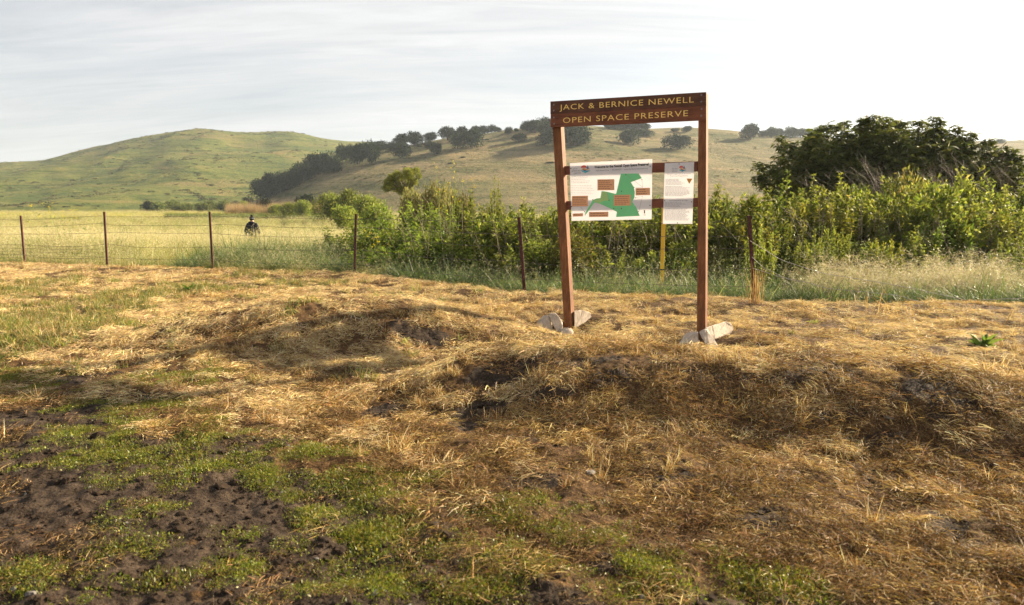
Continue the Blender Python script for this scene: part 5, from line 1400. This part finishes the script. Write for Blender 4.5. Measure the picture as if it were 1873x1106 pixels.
# ------------------------------------------------------------------ hiker seen from behind
def hiker():
    Y = 31.0; p = at(462, 437, Y); x0 = p.x; z0 = gz(x0, Y)
    root = empty('person', (x0, Y, z0), R(4))
    H = (at(462, 393, Y).z - z0) / 1.86                  # scale so that the pompom reaches its row
    J = {'pel': (0, 0, .95), 'wai': (0, 0, 1.08), 'che': (0, -.01, 1.32), 'nec': (0, 0, 1.47), 'hd0': (0, .01, 1.56), 'hd1': (0, .01, 1.70),
         'shl': (-.19, 0, 1.42), 'ell': (-.30, .0, 1.14), 'wrl': (-.315, .06, .90), 'shr': (.19, 0, 1.42), 'elr': (.285, .02, 1.14), 'wrr': (.30, .08, .93),
         'hil': (-.10, 0, .92), 'knl': (-.11, .08, .50), 'anl': (-.11, -.06, .09), 'tol': (-.12, .10, .03), 'hir': (.10, 0, .92), 'knr': (.11, .0, .50), 'anr': (.11, -.18, .12), 'tor': (.12, -.05, .03)}
    RAD = {'pel': .17, 'wai': .165, 'che': .20, 'nec': .085, 'hd0': .085, 'hd1': .085, 'shl': .095, 'ell': .075, 'wrl': .055, 'shr': .095, 'elr': .075, 'wrr': .055, 'hil': .11, 'knl': .075, 'anl': .05, 'tol': .045, 'hir': .11, 'knr': .075, 'anr': .05, 'tor': .045}
    E = [('pel', 'wai'), ('wai', 'che'), ('che', 'nec'), ('nec', 'hd0'), ('hd0', 'hd1'), ('che', 'shl'), ('shl', 'ell'), ('ell', 'wrl'), ('che', 'shr'), ('shr', 'elr'), ('elr', 'wrr'),
         ('pel', 'hil'), ('hil', 'knl'), ('knl', 'anl'), ('anl', 'tol'), ('pel', 'hir'), ('hir', 'knr'), ('knr', 'anr'), ('anr', 'tor')]
    ks = list(J)
    me = bpy.data.meshes.new('body'); me.from_pydata([Vector(J[k]) for k in ks], [(ks.index(a), ks.index(b)) for a, b in E], [])
    o = bpy.data.objects.new('body', me); COL.objects.link(o)
    m_ = o.modifiers.new('skin', 'SKIN')
    for i, k in enumerate(ks):
        v = me.skin_vertices[0].data[i]; v.radius = (RAD[k], RAD[k] * (.72 if k in ('che', 'wai', 'pel') else 1)); v.use_root = k == 'pel'
    o.modifiers.new('sub', 'SUBSURF').levels = 2; o.modifiers['sub'].render_levels = 2
    bpy.context.view_layer.update()
    me2 = bpy.data.meshes.new_from_object(o.evaluated_get(bpy.context.evaluated_depsgraph_get()))
    bpy.data.objects.remove(o)
    for mt in ('jacket', 'pants', 'skin'): me2.materials.append(M[mt])
    for pl in me2.polygons:
        z_ = pl.center.z; pl.material_index = 1 if z_ < .84 and abs(pl.center.x) < .24 else (2 if (z_ > 1.52) else 0); pl.use_smooth = True
    link('body', me2, root).scale = (H, H, H)
    def blobm(nm, c, r3, mat, sub=2, noise=0.0, seed=0):
        bm = bmesh.new(); bmesh.ops.create_icosphere(bm, subdivisions=sub, radius=1)
        rr_ = random.Random(seed)
        for v in bm.verts:
            k = 1 + rr_.gauss(0, noise); v.co = Vector((v.co.x * r3[0] * k + c[0], v.co.y * r3[1] * k + c[1], v.co.z * r3[2] * k + c[2]))
        m3 = bpy.data.meshes.new(nm); bm.to_mesh(m3); bm.free(); m3.materials.append(mat)
        for pl in m3.polygons: pl.use_smooth = True
        q = link(nm, m3, root); q.scale = (H, H, H); return q
    hat = blobm('beanie', (0, .01, 1.70), (.105, .115, .12), M['hatblack'], 3)
    band = blobm('hat_band', (0, .01, 1.715), (.110, .12, .028), M['hatwhite'], 3)
    blobm('pompom', (0, .01, 1.835), (.045, .045, .045), M['hatblack'], 3, .12)
    blobm('hood', (0, -.055, 1.50), (.15, .10, .075), M['jacket'], 3, .02)
    # rucksack with straps
    bm = bmesh.new(); bmesh.ops.create_cube(bm, size=1)
    for v in bm.verts: v.co = Vector((v.co.x * (.27 if v.co.z > 0 else .30), v.co.y * .16 - .235, v.co.z * .44 + 1.20))
    bmesh.ops.bevel(bm, geom=bm.edges[:], offset=.05, segments=3, affect='EDGES')
    m3 = bpy.data.meshes.new('rucksack'); bm.to_mesh(m3); bm.free(); m3.materials.append(M['pack'])
    rk = link('rucksack', m3, root); rk.scale = (H, H, H)
    g_ = Geo()
    for sx in (-1, 1):
        tube(g_, [(sx * .09, -.20, 1.40), (sx * .11, -.08, 1.50), (sx * .12, .10, 1.44), (sx * .13, .17, 1.25), (sx * .14, .05, 1.05), (sx * .13, -.16, 1.02)], .022, (.02, .02, .02), 5)
    q = link('strap', g_.mesh('strap', M['pack']), root); q.scale = (H, H, H)
    bm = bmesh.new(); bmesh.ops.create_cube(bm, size=1)
    for v in bm.verts: v.co = Vector((v.co.x * .18, v.co.y * .07 - .335, v.co.z * .18 + 1.10))
    bmesh.ops.bevel(bm, geom=bm.edges[:], offset=.02, segments=2, affect='EDGES')
    m3 = bpy.data.meshes.new('pack_pocket'); bm.to_mesh(m3); bm.free(); m3.materials.append(M['pack'])
    q = link('pack_pocket', m3, root); q.scale = (H, H, H)
    for sx, (wx, wy, wz) in ((-1, J['wrl']), (1, J['wrr'])):
        g_ = Geo()
        tube(g_, [(wx, wy, wz), (wx, wy + .015, wz - .05), (wx, wy + .02, wz - .09)], [.03, .04, .036], (.4, .25, .18), 8)
        for f_ in range(4):
            bx = wx + .0; by = wy + .005 + (f_ - 1.5) * .02
            L_ = [.07, .08, .075, .06][f_]
            tube(g_, [(bx, by + .015, wz - .085), (bx - sx * .008, by + .018, wz - .085 - L_ * .5), (bx - sx * .022, by + .018, wz - .085 - L_)], [.011, .010, .008], (.4, .25, .18), 6)
        tube(g_, [(wx - sx * .02, wy + .04, wz - .05), (wx - sx * .03, wy + .065, wz - .085), (wx - sx * .03, wy + .07, wz - .115)], [.012, .011, .009], (.4, .25, .18), 6)
        q = link('hand', g_.mesh('hand', M['skin'], True), root); q.scale = (H, H, H)
    tag(root, 'person walking away in dark jacket, backpack and bobble hat', 'person')
hiker()

# ------------------------------------------------------------------ labels: members of a group told apart by their order from the left
ORD = ['leftmost', 'second', 'third', 'fourth', 'fifth', 'sixth', 'seventh', 'eighth', 'ninth', 'tenth', 'eleventh', 'twelfth', 'thirteenth', 'fourteenth', 'fifteenth', 'sixteenth', 'seventeenth', 'eighteenth']
by = {}
for o in SC.objects:
    if o.parent is None and 'group' in o and 'label' in o: by.setdefault((o['group'], o['label']), []).append(o)
for (g_, lb), os_ in by.items():
    if len(os_) < 2: continue
    os_.sort(key=lambda q: q.location.x / q.location.y)
    for i, o in enumerate(os_):
        o['label'] = lb + (', leftmost' if i == 0 else ', rightmost' if i == len(os_) - 1 else ', %s from left' % ORD[i])
